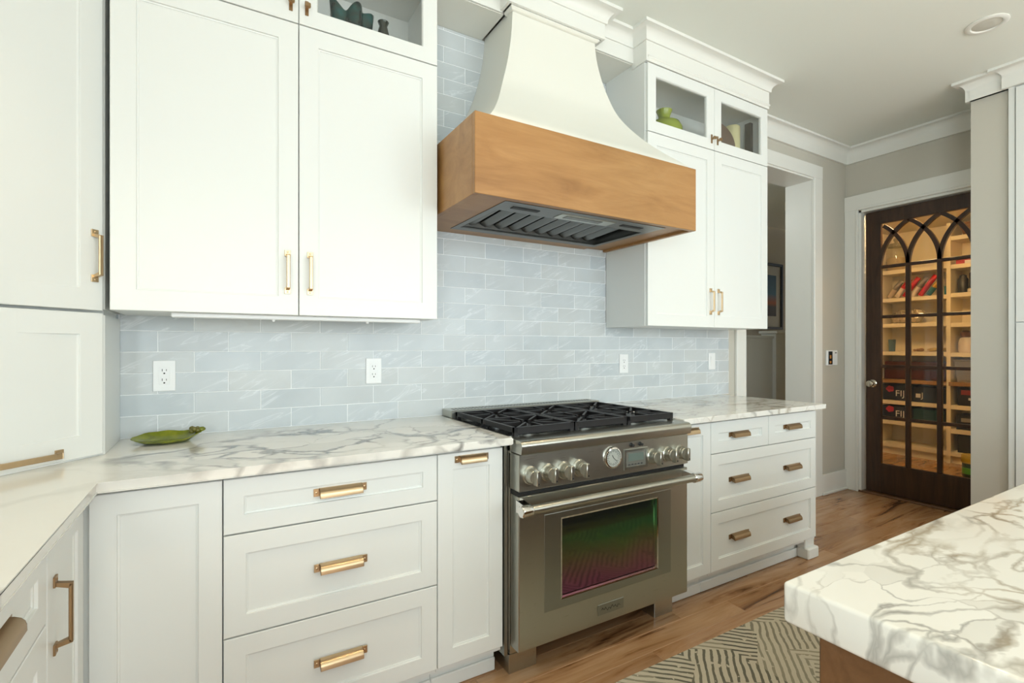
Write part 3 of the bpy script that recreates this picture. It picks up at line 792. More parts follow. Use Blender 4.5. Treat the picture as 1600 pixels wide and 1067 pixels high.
# the window frame is not centred: build the darker inset frame and glass as their own parts
B = MB(); B.loft((lambda: [rect(1.072, 1.758, .242, .614, .058), rect(1.072, 1.758, .242, .614, .0612), rect(1.073, 1.757, .243, .613, .0616), rect(1.149, 1.682, .271, .592, .0616), rect(1.150, 1.681, .272, .591, .058)])(), closed=True); B.build('inset_frame', M_STEEL_D, od)
B = MB(); B.box(1.13, .030, .26, 1.69, .047, .62, M=FDr); B.build('oven_glass', M_OVENG, od)
B = MB(); B.loft(ring(FDr, 1.150, 1.680, .272, .590-.0, [(0, .047), (0, .0600), (.006, .0585), (.007, .047)]), closed=True); B.build('window_bezel', M_CHROME, od)
B = MB(); B.box(1.334, .060, .158, 1.473, .063, .202, .001, M=FDr); bdg = B.build('badge', M_STEEL_D, od)
B = MB()
pts = [Vector((1.352+.0105*k/2, .0634, .179+.006*math.sin(k*1.9)+.003*math.sin(k*.7))) for k in range(20)]
for p_, q_ in zip(pts, pts[1:]): B.bar(FDr @ p_, FDr @ q_, .0014, .0014)
B.build('script', M_SLOT, bdg)
B = MB(); HYh = -.800
B.tube([(.950, HYh, .667), (1.850, HYh, .667)], .0165, 20); oh = B.build('handle', M_STEEL, od, smooth=40)
for x0, x1, xp in ((.926, .972, .958), (1.828, 1.874, 1.842)):
    B = MB(); B.tube([(x0, HYh, .667), (x0+.003, HYh, .667), (x1-.003, HYh, .667), (x1, HYh, .667)], [.0185, .0215, .0215, .0195], 20)
    B.loft([[(xp-.014, HYh, .650), (xp+.014, HYh, .650), (xp+.014, HYh, .684), (xp-.014, HYh, .684)], [(xp-.012, -.735, .645), (xp+.016, -.735, .645), (xp+.016, -.735, .690), (xp-.012, -.735, .690)]])
    B.build('handle_bracket', M_CHROME, oh, smooth=40)
# feet, side channel and kick
for x0, x1 in ((X0+.004, 1.088), (1.740, X1-.012)):
    B = MB(); B.box(x0, -.656, 0, x1, -.52, .074, .0015); B.box(x0+.002, -.660, .078, x1-.002, -.52, .135, .0015); B.build('foot', M_STEEL, RG)
B = MB(); B.box(1.10, -.50, .02, 1.73, -.48, .12); B.build('kick_plate', M_DARKGAP, RG)
B = MB(); B.box(X0-.016, -.655, .075, X0-.002, -.60, .886); B.build('side_channel', M_STEEL_D, RG)

# ------------------------------------------------------------------ island
B = MB(); B.box(.707, -3.10, .855, 3.05, -1.881, .914, .006, seg=3)
it = B.build('island_worktop', M_MARBLE_I, loc=(1.9, -2.5, .855), smooth=30); tag(it, 'thick white marble island slab with brown and grey veins', 'worktop')
ib = thing('island_cabinet', 'brown wooden island base under the thick marble slab', 'island', (1.9, -2.5, 0))
B = MB(); B.box(.738, -3.06, .09, 3.02, -1.915, .8545, .003); B.build('body', M_ISLWOOD, ib)
B = MB(); B.box(.79, -3.0, 0, 2.97, -1.975, .09); B.build('plinth', M_ISLWOOD, ib)
FI = FR((.738, 0, 0), (0, -1), (-1, 0))
for a, c in ((1.93, 2.47), (2.50, 3.04)): shaker(FI, a, c, .13, .70, ib, 'end_panel', .07, .008, m=M_ISLWOOD)

# ------------------------------------------------------------------ tall cabinet behind the island
tc = thing('tall_cabinet', 'tall white panelled built-in cabinet beside the wall end', 'cabinet', (4.5, -1.9, 0))
B = MB(); B.box(4.238, -2.70, 0, 4.875, -1.206, 2.90); B.build('body', M_CAB, tc)
FT = FR((4.238, 0, 0), (0, -1), (-1, 0))
B = MB(); B.box(1.206, 0, 0, 1.236, .012, 2.862, .002, M=FT); B.build('face_stile', M_CAB, tc)
for a, c in ((1.240, 1.955), (1.957, 2.67)):
    for z0, z1 in ((.12, 1.40), (1.403, 2.845)):
        d = shaker(FT, a, c, z0, z1, tc, 'door', .065)
        bar_pull(FT, 1.93 if a < 1.5 else 1.99, 1.15 if z0 < 1 else 1.46, 1.31 if z0 < 1 else 1.62, .02, d)

# ------------------------------------------------------------------ pantry door
pd = struct(thing('door_1', 'dark wooden pantry door with gothic arched glazing', 'door', (4.85, -.55, 0)))
del pd['category']
GX0, GX1 = 4.832, 4.868
PY0, PY1 = -.148, -.962
ga, gb = -.259, -.857                # glazed field
GB, GT = .266, 2.292
def pbox(n, y0, y1, z0, z1, x0=GX0, x1=GX1, bev=.002, m=None, par=None):
    B = MB(); B.box(x0, y0, z0, x1, y1, z1, bev); return B.build(n, m or M_DOORWOOD, par or pd)
pbox('stile', PY0, ga, .018, 2.402); pbox('stile', PY1, gb, .018, 2.402)
pbox('rail', gb, ga, .018, GB); pbox('rail', gb, ga, GT, 2.402)
mz = [1.925, 1.504, 1.087, .655]; my = [-.448, -.655]
mw = .013
for z in mz: pbox('glazing_bar', gb, ga, z-mw, z+mw, GX0+.003, GX1-.003, .004)
for y in my: pbox('glazing_bar', y-.017, y+.017, GB, 1.925, GX0+.002, GX1-.004, .004)
P = .207; hA = GT-1.925; Ra = (P*P+hA*hA)/(2*P)
posts = [ga+.012, my[0], my[1], gb-.012]
for i, yb in enumerate(posts):
    for sg in (-1, 1):
        pts = []
        for k in range(17):
            z = hA*k/16
            off = Ra-math.sqrt(max(Ra*Ra-z*z, 0))
            y = yb+sg*off
            pts.append((y, 1.925+z))
        pts = [p_ for p_ in pts if gb-.012 <= p_[0] <= ga+.012]
        if len(pts) < 3: continue
        B = MB(); rings = []
        for j, (y, z) in enumerate(pts):
            y2, z2 = pts[min(j+1, len(pts)-1)]; y1, z1 = pts[max(j-1, 0)]
            d_ = Vector((y2-y1, z2-z1)).normalized(); nrm = Vector((-d_.y, d_.x))*.0145
            rings.append([(GX0+.004, y-nrm.x, z-nrm.y), (GX0+.004, y+nrm.x, z+nrm.y), (GX1-.006, y+nrm.x, z+nrm.y), (GX1-.006, y-nrm.x, z-nrm.y)])
        B.loft(rings); B.build('arched_bar', M_DOORWOOD, pd)
ys = [ga, my[0], my[1], gb]; zs = [GT, *mz, GB]
for i in range(3):
    for j in range(5): pbox('pane', ys[i+1], ys[i], zs[j+1], zs[j], 4.849, 4.852, 0, M_GLASS)
B = MB()
Tk = Matrix.Translation((GX0, -.200, .938)) @ Matrix.Rotation(-math.pi/2, 4, 'Y')
B.lathe([(.032, 0), (.032, .005), (.026, .009), (.011, .012), (.010, .034), (.024, .042), (.029, .054), (.026, .066), (.012, .072)], 24, M=Tk)
B.build('door_knob', mat('satin_nickel', (.62, .58, .50), .18, 1.0), pd, smooth=45)

# ------------------------------------------------------------------ pantry shelving and stores
sh = thing('pantry_shelving', 'cream built-in shelving seen through the glazed pantry door', 'shelving', (6.95, -.2, 0))
SX = 6.77
B = MB(); B.box(7.075, -1.08, 0, 7.095, .60, 2.60); B.build('back_panel', M_PWALL, sh)
for y in (-1.06, -.075, .585): B = MB(); B.box(SX-.004, y-.018, .0, 7.08, y+.018, 2.58); B.build('upright', M_PSHELF, sh)
LZ = [.129, .393, .628, 1.195, 1.52, 1.815, 2.14]
RZ = [.125, .369, .626, 1.188, 1.506, 1.824, 2.129, 2.433]
for z in LZ: B = MB(); B.box(SX, -.057, z-.045, 7.08, .567, z, .002); B.build('shelf', M_PSHELF, sh)
for z in RZ: B = MB(); B.box(SX, -1.042, z-.045, 7.08, -.093, z, .002); B.build('shelf', M_PSHELF, sh)
for y0, y1 in ((-.057, .567), (-1.042, -.093)): B = MB(); B.box(SX-.06, y0, .835, 7.08, y1, .875, .002); B.build('shelf', M_PTOP, sh)
B = MB(); B.box(SX+.04, -1.06, 0, SX+.06, .585, .09); B.build('toe_board', M_PSHELF, sh)

M_CARD = mat('dark_blue_card', (.012, .022, .05), .45)
M_PINK = mat('pink_print', (.65, .06, .12), .5); M_WPRINT = mat('white_print', (.75, .72, .66), .5)
def text(body, size, Mx, m, parent, name='lettering'):
    c = bpy.data.curves.new('t', 'FONT'); c.body = body; c.size = size; c.extrude = .0006; c.align_x = 'LEFT'
    o = bpy.data.objects.new('t', c); COL.objects.link(o)
    dg = bpy.context.evaluated_depsgraph_get(); me = bpy.data.meshes.new_from_object(o.evaluated_get(dg))
    bpy.data.objects.remove(o)
    me.transform(Matrix.Translation(-WL[parent.name]) @ Mx); me.materials.clear(); me.materials.append(m)
    n = bpy.data.objects.new(name, me); COL.objects.link(n); n.parent = parent; WL[n.name] = WL[parent.name]
    return n
def shelfM(y, z, x=SX): # text plane facing -x: local X -> -y, local Y -> z
    return Matrix(((0, 0, -1, x), (-1, 0, 0, y), (0, 1, 0, z), (0, 0, 0, 1)))
lbl = {0: ('dark blue water carton lettered FIJI on the shelf just under the pantry worktop', 'dark blue water carton lettered FIJI on the second pantry shelf from the floor'),
       1: ('dark carton beside the FIJI carton on the shelf just under the pantry worktop', 'dark teal carton beside the FIJI carton on the second pantry shelf from the floor')}
for r_, (z, h) in enumerate(((.6287, .185), (.3937, .168))):
    k = thing('water_carton', lbl[0][r_], 'carton', (6.90, .40, z), 'cartons on the low pantry shelves')
    B = MB(); B.box(SX+.02, .262, z, 7.05, .555, z+h, .003); B.build('carton', M_CARD, k)
    text('FIJI', .10, shelfM(.425, z+.05, SX+.0195), M_WPRINT, k)
    B = MB()
    for q in range(5):
        a = q*1.2566; B.lathe([(.020, 0), (.018, .0008)], 12, M=shelfM(.475+.022*math.cos(a), z+.13+.018*math.sin(a), SX+.0195))
    B.build('flower_print', M_PINK, k)
    k = thing('water_carton', lbl[1][r_], 'carton', (6.90, .1, z), 'cartons on the low pantry shelves')
    B = MB(); B.box(SX+.02, -.03, z, 7.05, .25, z+h-.01, .003); B.build('carton', mat('dark_card_%d' % r_, (.012, .02, .04) if r_ == 0 else (.01, .05, .06), .45), k)
    if r_ == 0: text('J', .085, shelfM(.175, z+.05, SX+.0195), M_WPRINT, k); B = MB(); B.box(SX+.0185, .180, z+.05, SX+.0195, .225, z+.095); B.build('flower_print', M_WPRINT, k)
# right bay, low shelves
for (z, y0, y1, h, col, lab) in ((.6267, -.42, -.14, .19, (.014, .012, .012), 'black box with a red band on the shelf under the pantry worktop'),
                                 (.3697, -.40, -.13, .16, (.013, .013, .013), 'black box with a pale label on the second shelf of the right pantry bay'),
                                 (.1257, -.44, -.14, .19, (.012, .016, .016), 'large black box on the lowest shelf of the right pantry bay')):
    k = thing('storage_box', lab, 'box', (6.9, (y0+y1)/2, z))
    B = MB(); B.box(SX+.03, y0, z, 7.03, y1, z+h, .004); B.build('box', mat('box_card', col, .4), k)
    if 'red' in lab: B = MB(); B.box(SX+.028, y0+.01, z+.115, SX+.030, y1-.03, z+.165); B.build('band', mat('red_print', (.45, .05, .03), .5), k); B = MB(); B.box(SX+.028, y0+.07, z+.05, SX+.030, y0+.13, z+.08); B.box(SX+.028, y1-.13, z+.06, SX+.030, y1-.09, z+.085); B.build('print', M_WPRINT, k)
    if 'pale' in lab: B = MB(); B.box(SX+.028, y0+.02, z+.085, SX+.030, y1-.04, z+.125); B.build('label_strip', mat('grey_print', (.28, .26, .22), .5), k)
    if 'large' in lab: B = MB(); B.box(SX+.028, y0+.05, z+.05, SX+.030, y0+.12, z+.07); B.build('label_strip', M_WPRINT, k)
# snack bags leaning on the 1.815 shelf
def bag(name, y, z, w, h, lean, th, cols, lab):
    k = thing(name, lab, 'bag', (6.9, y, z), 'bags leaning on the high pantry shelf')
    T = Matrix.Translation((6.88, y, z+w*.52*math.sin(abs(lean))+.001)) @ Matrix.Rotation(lean, 4, 'X')
    bz = [(0, cols[0]), (.5, cols[1]), (1.0, None)]
    for (f0, c0), (f1, _) in zip(bz, bz[1:]):
        rings = []
        for j in range(7):
            f = f0+(f1-f0)*j/6; zz_ = f*h; e = th*math.sin(math.pi*min(max(f, .03), .97))**.6+.002
            ww = w*(1-.06*math.sin(math.pi*f))
            rings.append([(e*math.cos(2*math.pi*q/16)*1.0*(.9 if True else 1), ww/2*math.sin(2*math.pi*q/16), zz_) for q in range(16)])
        # turn the bag so that its broad face looks to the door
        B = MB(); B.loft([[(p[0], p[1], p[2]) for p in r] for r in rings], M=T); B.build('lower_half' if f0 == 0 else 'upper_half', c0, k, smooth=60)
cW = mat('white_foil', (.72, .62, .52), .3); cR = mat('red_foil', (.55, .012, .02), .25); cT = mat('teal_foil', (.01, .16, .20), .25); cY = mat('gold_foil', (.6, .36, .06), .25); cC = mat('cream_foil', (.6, .48, .36), .35); cG = mat('grey_foil', (.22, .19, .16), .35)
bag('snack_bag', 0.522, 1.816, .050, 0.22, 0.6, .05, (cC, cG), 'cream and grey snack bag at the shelf end, under the big jar')
bag('snack_bag', 0.446, 1.816, .050, 0.24, 0.6, .05, (cW, cR), 'white and red snack bag leaning next to the cream one in the pantry')
bag('snack_bag', 0.37, 1.816, .050, 0.25, 0.6, .05, (cR, cR), 'all-red snack bag between two white ones on the pantry shelf')
bag('snack_bag', 0.294, 1.816, .050, 0.24, 0.6, .05, (cW, cG), 'white and grey snack bag leaning on the pantry shelf')
bag('snack_bag', 0.218, 1.816, .050, 0.26, 0.6, .05, (cR, cR), 'red snack bag beside the teal one on the pantry shelf')
bag('snack_bag', 0.142, 1.816, .050, 0.2, 0.6, .05, (cT, cY), 'teal and gold snack bag on the pantry shelf')
bag('snack_bag', -0.026, 1.816, 0.05, 0.19, 0.02, .05, (cT, cG), 'teal and grey snack bag against the shelf upright')
# glass jar on the top shelf
j = thing('glass_jar', 'big lidded glass jar of oats on the top pantry shelf', 'jar', (6.92, .466, 2.141))
M_JAR = glass('jar_glass', (.93, .93, .90), .02)
B = MB(); B.lathe([(.085, 0), (.095, .02), (.095, .24), (.088, .27), (.080, .285)], 28, loc=(6.92, .466, 2.141)); B.build('jar_body', M_JAR, j, smooth=50)
B = MB(); B.lathe([(.082, .004), (.090, .02), (.090, .15), (.07, .158)], 28, loc=(6.92, .466, 2.141)); B.build('oats', mat('oats', (.55, .42, .24), .8), j, smooth=50)
B = MB(); B.lathe([(.092, .285), (.094, .30), (.070, .325), (.02, .335), (.016, .35), (.028, .365), (.026, .385), (.01, .395)], 28, loc=(6.92, .466, 2.141)); B.build('lid', glass('lid_glass', (.8, .8, .76), .05), j, smooth=50)
# silver wrapped bundle, trays
def heap(name, lab, cat, x, y, z, rx, ry, h, m, seed, n=9):
    k = thing(name, lab, cat, (x, y, z)); rnd = random.Random(seed)
    B = MB()
    for q in range(n):
        cx_, cy_ = x+rnd.uniform(-rx, rx)*.5, y+rnd.uniform(-ry, ry)*.75; s = rnd.uniform(.35, .7)
        rings = []
        for i in range(6):
            th = math.pi*i/5; rr = math.sin(th)
            rings.append([(cx_+rx*s*rr*math.cos(2*math.pi*t/9)*(1+.3*rnd.uniform(-1, 1)), cy_+ry*s*.6*rr*math.sin(2*math.pi*t/9)*(1+.3*rnd.uniform(-1, 1)), z+h*s*(.5-.5*math.cos(th))*(1 if i else 1)) for t in range(9)])
        B.loft(rings)
    B.build('bundle', m, k); return k
heap('wrapped_parcel', 'crumpled silver-wrapped parcels on the pantry shelf under the snack bags', 'parcel', 6.90, .36, 1.521, .10, .17, .25, mat('crumpled_foil', (.62, .55, .45), .25, .6), 3, 16)
heap('yellow_packet', 'small yellow packets lying on the middle pantry shelf', 'packet', 6.9, .06, 1.196, .07, .10, .07, mat('yellow_film', (.55, .40, .12), .3), 5)
heap('brown_packet', 'small brown and white packets in the middle of the pantry shelf', 'packet', 6.9, .24, 1.196, .06, .06, .06, mat('brown_film', (.38, .22, .12), .35), 9, 5)
k = thing('tumbler', 'tall blue-grey tumbler at the end of the middle pantry shelf', 'tumbler', (6.9, .50, 1.196))
B = MB(); B.lathe([(.030, 0), (.036, .12), (.037, .14), (.033, .14), (.028, .01)], 20, loc=(6.9, .50, 1.196)); B.build('cup', mat('blue_grey_plastic', (.12, .2, .24), .3), k, smooth=40)
k = thing('serving_case', 'long dark red case standing on the pantry worktop', 'case', (6.92, .25, .876))
B = MB(); B.box(SX+.04, -.03, .876, 7.05, .54, 1.08, .01, seg=2); B.build('case', mat('dark_red_leather', (.055, .008, .008), .4), k)
B = MB(); B.box(SX+.037, -.025, .985, SX+.041, .535, .995); B.build('seam', M_SLOT, k)
k = thing('grey_bin', 'grey storage bin on the worktop of the right pantry bay', 'bin', (6.9, -.4, .876))
B = MB(); B.loft([[(SX+.05, -.60, .876), (SX+.05, -.13, .876), (7.05, -.13, .876), (7.05, -.60, .876)], [(SX+.03, -.62, 1.10), (SX+.03, -.11, 1.10), (7.06, -.11, 1.10), (7.06, -.62, 1.10)]]); B.build('tub', mat('grey_fabric', (.22, .21, .21), .7), k)
B = MB(); B.box(SX+.024, -.625, 1.095, 7.063, -.105, 1.115, .004); B.build('rim', mat('grey_binding', (.17, .16, .16), .7), k)
k = thing('jug', 'white jug with a brown lid on the right pantry shelf', 'jug', (6.9, -.18, 1.189))
B = MB(); B.lathe([(.055, 0), (.065, .02), (.062, .11), (.05, .15), (.03, .165)], 24, loc=(6.9, -.18, 1.189)); B.build('jug_body', mat('white_ceramic', (.7, .62, .55), .3), k, smooth=45)
B = MB(); B.lathe([(.034, .163), (.05, .185), (.048, .215), (.02, .235)], 24, loc=(6.9, -.18, 1.189)); B.build('lid', mat('brown_lid', (.12, .05, .025), .4), k, smooth=45)
B = MB(); B.tube([(6.9, -.24, 1.32), (6.9, -.28, 1.31), (6.9, -.285, 1.25), (6.9, -.24, 1.22)], .008, 8); B.build('handle', mat('white_ceramic_handle', (.7, .62, .55), .3), k, smooth=45)
k = thing('canister', 'dark canister beside the black appliance on the right pantry shelf', 'canister', (6.9, -.155, 1.825))
B = MB(); B.lathe([(.042, 0), (.044, .01), (.044, .15), (.03, .17), (.03, .19), (.012, .2)], 20, loc=(6.9, -.155, 1.825)); B.build('can', mat('dark_can', (.03, .03, .028), .35), k, smooth=40)
k = thing('small_appliance', 'black countertop appliance on the right pantry shelf', 'appliance', (6.9, -.33, 1.825))
B = MB(); B.box(SX+.03, -.45, 1.825, 7.03, -.22, 1.865, .005); B.build('base', mat('cream_base', (.6, .52, .38), .5), k)
B = MB(); B.box(SX+.05, -.44, 1.865, 7.0, -.225, 2.04, .02, seg=3); B.build('housing', mat('black_housing', (.012, .013, .014), .3), k)
k = thing('board_game', 'flat red and white game box on the upper right pantry shelf', 'box', (6.9, -.3, 2.13))
B = MB(); B.box(SX+.03, -.42, 2.13, 7.03, -.13, 2.165, .002); B.build('tray', M_WPRINT, k)
B = MB(); B.box(SX+.027, -.20, 2.131, 7.03, -.128, 2.185, .002); B.box(SX+.027, -.42, 2.165, 7.03, -.20, 2.185, .002); B.build('lid', mat('red_card', (.42, .02, .03), .45), k)
k = thing('wicker_basket', 'round brown wicker basket on the topmost right pantry shelf', 'basket', (6.9, -.27, 2.434))
B = MB()
for q in range(9): B.tube([(6.91+(.10+.005*q)*math.cos(2*math.pi*t/20), -.27+(.10+.005*q)*math.sin(2*math.pi*t/20), 2.443+q*.014) for t in range(21)], .009, 6)
B.lathe([(.10, 0), (.11, .005), (.14, .12), (.13, .12), (.09, .01)], 20, loc=(6.91, -.27, 2.436)); B.build('weave', mat('wicker', (.22, .11, .05), .7), k, smooth=60)
k = thing('cleaning_tub', 'yellow and green tub on the pantry floor', 'tub', (6.25, -.43, 0))
B = MB(); B.lathe([(.07, 0), (.078, .01), (.078, .13), (.072, .135)], 24, loc=(6.25, -.43, .001)); B.build('tub', mat('dark_green_plastic', (.01, .05, .03), .35), k, smooth=40)
B = MB(); B.lathe([(.0785, .03), (.0785, .09)], 24, loc=(6.25, -.43, .001)); B.build('label_band', mat('bright_green_print', (.06, .30, .05), .4), k, smooth=40)
B = MB(); B.lathe([(.082, .132), (.084, .136), (.084, .20), (.08, .21), (.03, .212)], 24, loc=(6.25, -.43, .001)); B.build('lid', mat('yellow_plastic', (.5, .36, .04), .4), k, smooth=40)
# pantry lamp
pl = thing('pantry_lamp', 'round ceiling lamp inside the pantry', 'lamp', (5.07, -.40, 2.56))
B = MB(); B.lathe([(.12, .058), (.13, .05), (.13, .03), (.11, .025)], 28, loc=(5.07, -.40, 2.56)); B.build('rim', M_TRIM, pl, smooth=40)
ml = mat('lamp_diffuser', (1, .85, .6), .5); ml.node_tree.nodes['Principled BSDF'].inputs['Emission Color'].default_value = (1, .72, .38, 1); ml.node_tree.nodes['Principled BSDF'].inputs['Emission Strength'].default_value = 6
B = MB(); B.lathe([(.11, .032), (.10, .012), (.06, .0), (.01, -.003)], 28, loc=(5.07, -.40, 2.56)); B.build('diffuser', ml, pl, smooth=60)
ld_ = bpy.data.lights.new('pantry_bulb', 'POINT'); ld_.energy = 42; ld_.color = (1, .70, .36); ld_.shadow_soft_size = .10
lo = bpy.data.objects.new('pantry_bulb', ld_); COL.objects.link(lo); lo.location = (5.07, -.40, 2.50)

# ------------------------------------------------------------------ hall beyond the opening
hw_ = thing('half_wall', 'pale half wall with a cap and end post in the hall beyond the opening', 'half wall', (5.0, 1.1, 0))
B = MB(); B.box(3.0, 1.06, 0, 5.42, 1.16, 1.345); B.build('panel', M_TRIM, hw_)
B = MB(); B.box(3.0, 1.04, 1.345, 5.42, 1.18, 1.375, .004); B.build('cap', M_TRIM, hw_)
B = MB(); B.box(5.42, 1.02, 0, 5.60, 1.20, 1.40, .004); B.build('post', M_TRIM, hw_)
B = MB(); B.box(5.40, 1.0, 1.40, 5.62, 1.22, 1.43, .006); B.build('post_cap', M_TRIM, hw_)
pc = thing('framed_picture', 'dark-framed sunset picture with a pale mat on the hall wall', 'picture', (6.0, 1.49, 1.48))
FH = FY(1.499)
B = MB(); B.loft(ring(FH, 5.70, 6.31, 1.47, 2.31, [(0, 0), (0, .03), (.004, .032), (.03, .03), (.032, .01), (.032, 0)]), closed=True); B.build('frame', mat('dark_frame', (.03, .04, .055), .4), pc)
B = MB(); B.box(5.73, .002, 1.50, 6.28, .009, 2.28, M=FH); B.build('mat_board', mat('mat_board', (.62, .62, .58), .8), pc)
mp = mat('sunset_print', (.1, .2, .3), .5); t = NT(mp)
zc = t.n('ShaderNodeSeparateXYZ', Vector=t.n('ShaderNodeTexCoord').outputs['Generated']).outputs[2]
zc = t.math('ADD', zc, t.math('MULTIPLY', t.noise(t.obj(), 9, 3).outputs[0], .08))
t.set('Base Color', t.ramp(zc, [(.06, (.05, .05, .055)), (.28, (.10, .09, .09)), (.36, (.45, .14, .05)), (.44, (.30, .16, .14)), (.58, (.08, .20, .30)), (1, (.05, .12, .20))]))
B = MB(); B.box(5.82, .009, 1.64, 6.185, .012, 2.16, M=FH); B.build('print', mp, pc)

hl = thing('added_hall_lamp', 'added ceiling lamp, out of view, that brightens the hall', 'lamp', (3.3, .8, 2.78))  # unseen lamp, added to lift the dim hall
B = MB(); B.lathe([(.15, 0), (.15, -.03), (.12, -.07), (.02, -.085)], 28, loc=(3.3, .8, 2.78)); B.build('shade', mat('opal_glass', (.8, .78, .7), .4), hl, smooth=40)
hd_ = bpy.data.lights.new('hall_fill_light', 'POINT'); hd_.energy = 7; hd_.color = (.95, 1, .98); hd_.shadow_soft_size = .12  # fill light for the hall, goes with the added lamp
ho_ = bpy.data.objects.new('hall_fill_light', hd_); COL.objects.link(ho_); ho_.location = (3.3, .8, 2.60)

# ------------------------------------------------------------------ small fixtures and ornaments
def outlet(x, z, lab):
    o = thing('wall_outlet', lab, 'outlet', (x, -.009, z))
    F = FY(-.0086)
    B = MB(); B.box(x-.0355, 0, z-.058, x+.0355, .006, z+.058, .0018, M=F); B.build('cover_plate', M_PLASTIC, o)
    B = MB(); B.box(x-.017, .006, z-.034, x+.017, .0075, z+.034, .0006, M=F); B.build('insert', M_PLASTIC, o)
    B = MB()
    for dz in (.018, -.018):
        B.box(x-.0075, .0073, z+dz-.001, x-.0055, .0078, z+dz+.008, M=F); B.box(x+.0055, .0073, z+dz, x+.0075, .0078, z+dz+.007, M=F)
        B.lathe([(.003, 0), (.003, .0005)], 10, M=F @ Matrix.Translation((x, .0073, z+dz-.0085)) @ Matrix.Rotation(-math.pi/2, 4, 'X'))
    B.build('slots', M_SLOT, o)
    for dz in (.046, -.046): B = MB(); B.lathe([(.003, 0), (.003, .0006)], 10, M=F @ Matrix.Translation((x, .006, z+dz)) @ Matrix.Rotation(-math.pi/2, 4, 'X')); B.build('screw', M_PLASTIC, o)
outlet(-.169, 1.143, 'white wall outlet above the green leaf dish')
outlet(.6205, 1.142, 'white wall outlet on the tile between the leaf dish and the range')
outlet(2.155, 1.148, 'white wall outlet on the tile just right of the range')
o = thing('wall_switch', 'white rocker switch plate at the tile edge by the hall opening', 'switch', (2.979, -.009, 1.150))
F = FY(-.0086)
B = MB(); B.box(2.9435, 0, 1.092, 3.0145, .006, 1.208, .0018, M=F); B.build('cover_plate', M_PLASTIC, o)
B = MB(); B.loft([[F @ Vector(p) for p in ((2.963, .006, 1.117), (2.995, .006, 1.117), (2.995, .006, 1.183), (2.963, .006, 1.183))], [F @ Vector(p) for p in ((2.963, .0075, 1.117), (2.995, .0075, 1.117), (2.995, .011, 1.183), (2.963, .011, 1.183))]]); B.build('rocker', M_PLASTIC, o)
o = thing('thermostat', 'white wall control panel with a dark screen between opening and pantry', 'thermostat', (4.55, -.001, 1.155))
F = FY(-.0005)
B = MB(); B.box(4.468, 0, 1.092, 4.630, .018, 1.220, .004, M=F); B.build('case', M_PLASTIC, o)
B = MB(); B.box(4.482, .018, 1.100, 4.545, .0195, 1.212, .0005, M=F); sc = B.build('screen', mat('dark_screen', (.012, .012, .012), .1), o)
me_ = mat('amber_glow', (.5, .2, .03), .5)
B = MB(); B.box(4.50, .0195, 1.150, 4.525, .020, 1.180, M=F); B.box(4.50, .0195, 1.110, 4.525, .020, 1.130, M=F); B.build('screen_icon', me_, sc)
B = MB(); B.box(4.585, .018, 1.195, 4.612, .019, 1.203, M=F); B.build('logo_mark', M_SLOT, o)
# ceiling down light
cl = thing('ceiling_downlight', 'round white recessed downlight in the kitchen ceiling', 'light', (3.56, -1.295, CEIL))
B = MB(); B.lathe([(.088, .0), (.090, -.004), (.080, -.010), (.066, -.008), (.062, -.002)], 40, loc=(3.56, -1.295, CEIL)); B.build('trim_ring', M_TRIM, cl, smooth=40)
B = MB(); B.lathe([(.064, -.001), (.060, -.0035), (.02, -.004)], 40, loc=(3.56, -1.295, CEIL)); B.build('lens', mat('frosted_lens', (.62, .61, .55), .5), cl, smooth=40)

# the rest of the row of downlights: lit, warm
for k, x in enumerate((2.25, .94, -.37)):
    c2 = thing('ceiling_downlight', ('lit warm downlight in the ceiling over the rug, next to the unlit downlight', 'lit warm downlight in the ceiling straight in front of the range hood', 'lit warm downlight in the ceiling over the left worktop corner')[k], 'light', (x, -1.295, CEIL), 'lit downlights above the aisle')
    B = MB(); B.lathe([(.088, .0), (.090, -.004), (.080, -.010), (.066, -.008), (.062, -.002)], 32, loc=(x, -1.295, CEIL)); B.build('trim_ring', M_TRIM, c2, smooth=40)
    B = MB(); B.lathe([(.064, -.001), (.060, -.0035), (.02, -.004)], 32, loc=(x, -1.295, CEIL)); B.build('lens', ml, c2, smooth=40)
    sl = bpy.data.lights.new('downlight_bulb', 'SPOT'); sl.energy = 19; sl.color = (1, .76, .47); sl.spot_size = math.radians(92); sl.spot_blend = .7; sl.shadow_soft_size = .05
    slo = bpy.data.objects.new('downlight_bulb', sl); COL.objects.link(slo); slo.location = (x, -1.295, CEIL-.03)

# green leaf dish
ds = thing('leaf_dish', 'green glazed leaf-shaped dish with a flower knob on the worktop', 'dish', (-.15, -.155, .9142))
M_GREEN = mat('green_glaze', (.16, .19, .012), .12)
t = NT(M_GREEN); t.set('Base Color', t.ramp(t.noise(t.obj(), 22, 4).outputs[0], [(.3, (.07, .085, .012)), (.55, (.17, .20, .010)), (.8, (.26, .27, .02))]))
def leaf(f, z):
    out = []
    for k in range(40):
        a = 2*math.pi*k/40
        r = .105*f; px = r*math.cos(a); py = r*.68*math.sin(a)*(1-.20*math.cos(a))
        if math.cos(a) < 0: py *= (1-.35*abs(math.cos(a))**3)
        out.append((-.150+px, -.155+py, z+(.14*py*f if f > .8 else 0)+(.022*max(0, math.cos(a)-.5)*f if f > .8 else 0)+.0012*math.sin(9*a)*(f > .8)))
    return out
B = MB(); B.loft([leaf(.60, .9148), leaf(.64, .917), leaf(.88, .927), leaf(1.0, .935), leaf(.975, .9365), leaf(.84, .928), leaf(.60, .9215), leaf(.2, .9205)]); B.build('bowl', M_GREEN, ds, smooth=50)
M_OLIVE = mat('olive_glaze', (.13, .12, .02), .3)
B = MB()
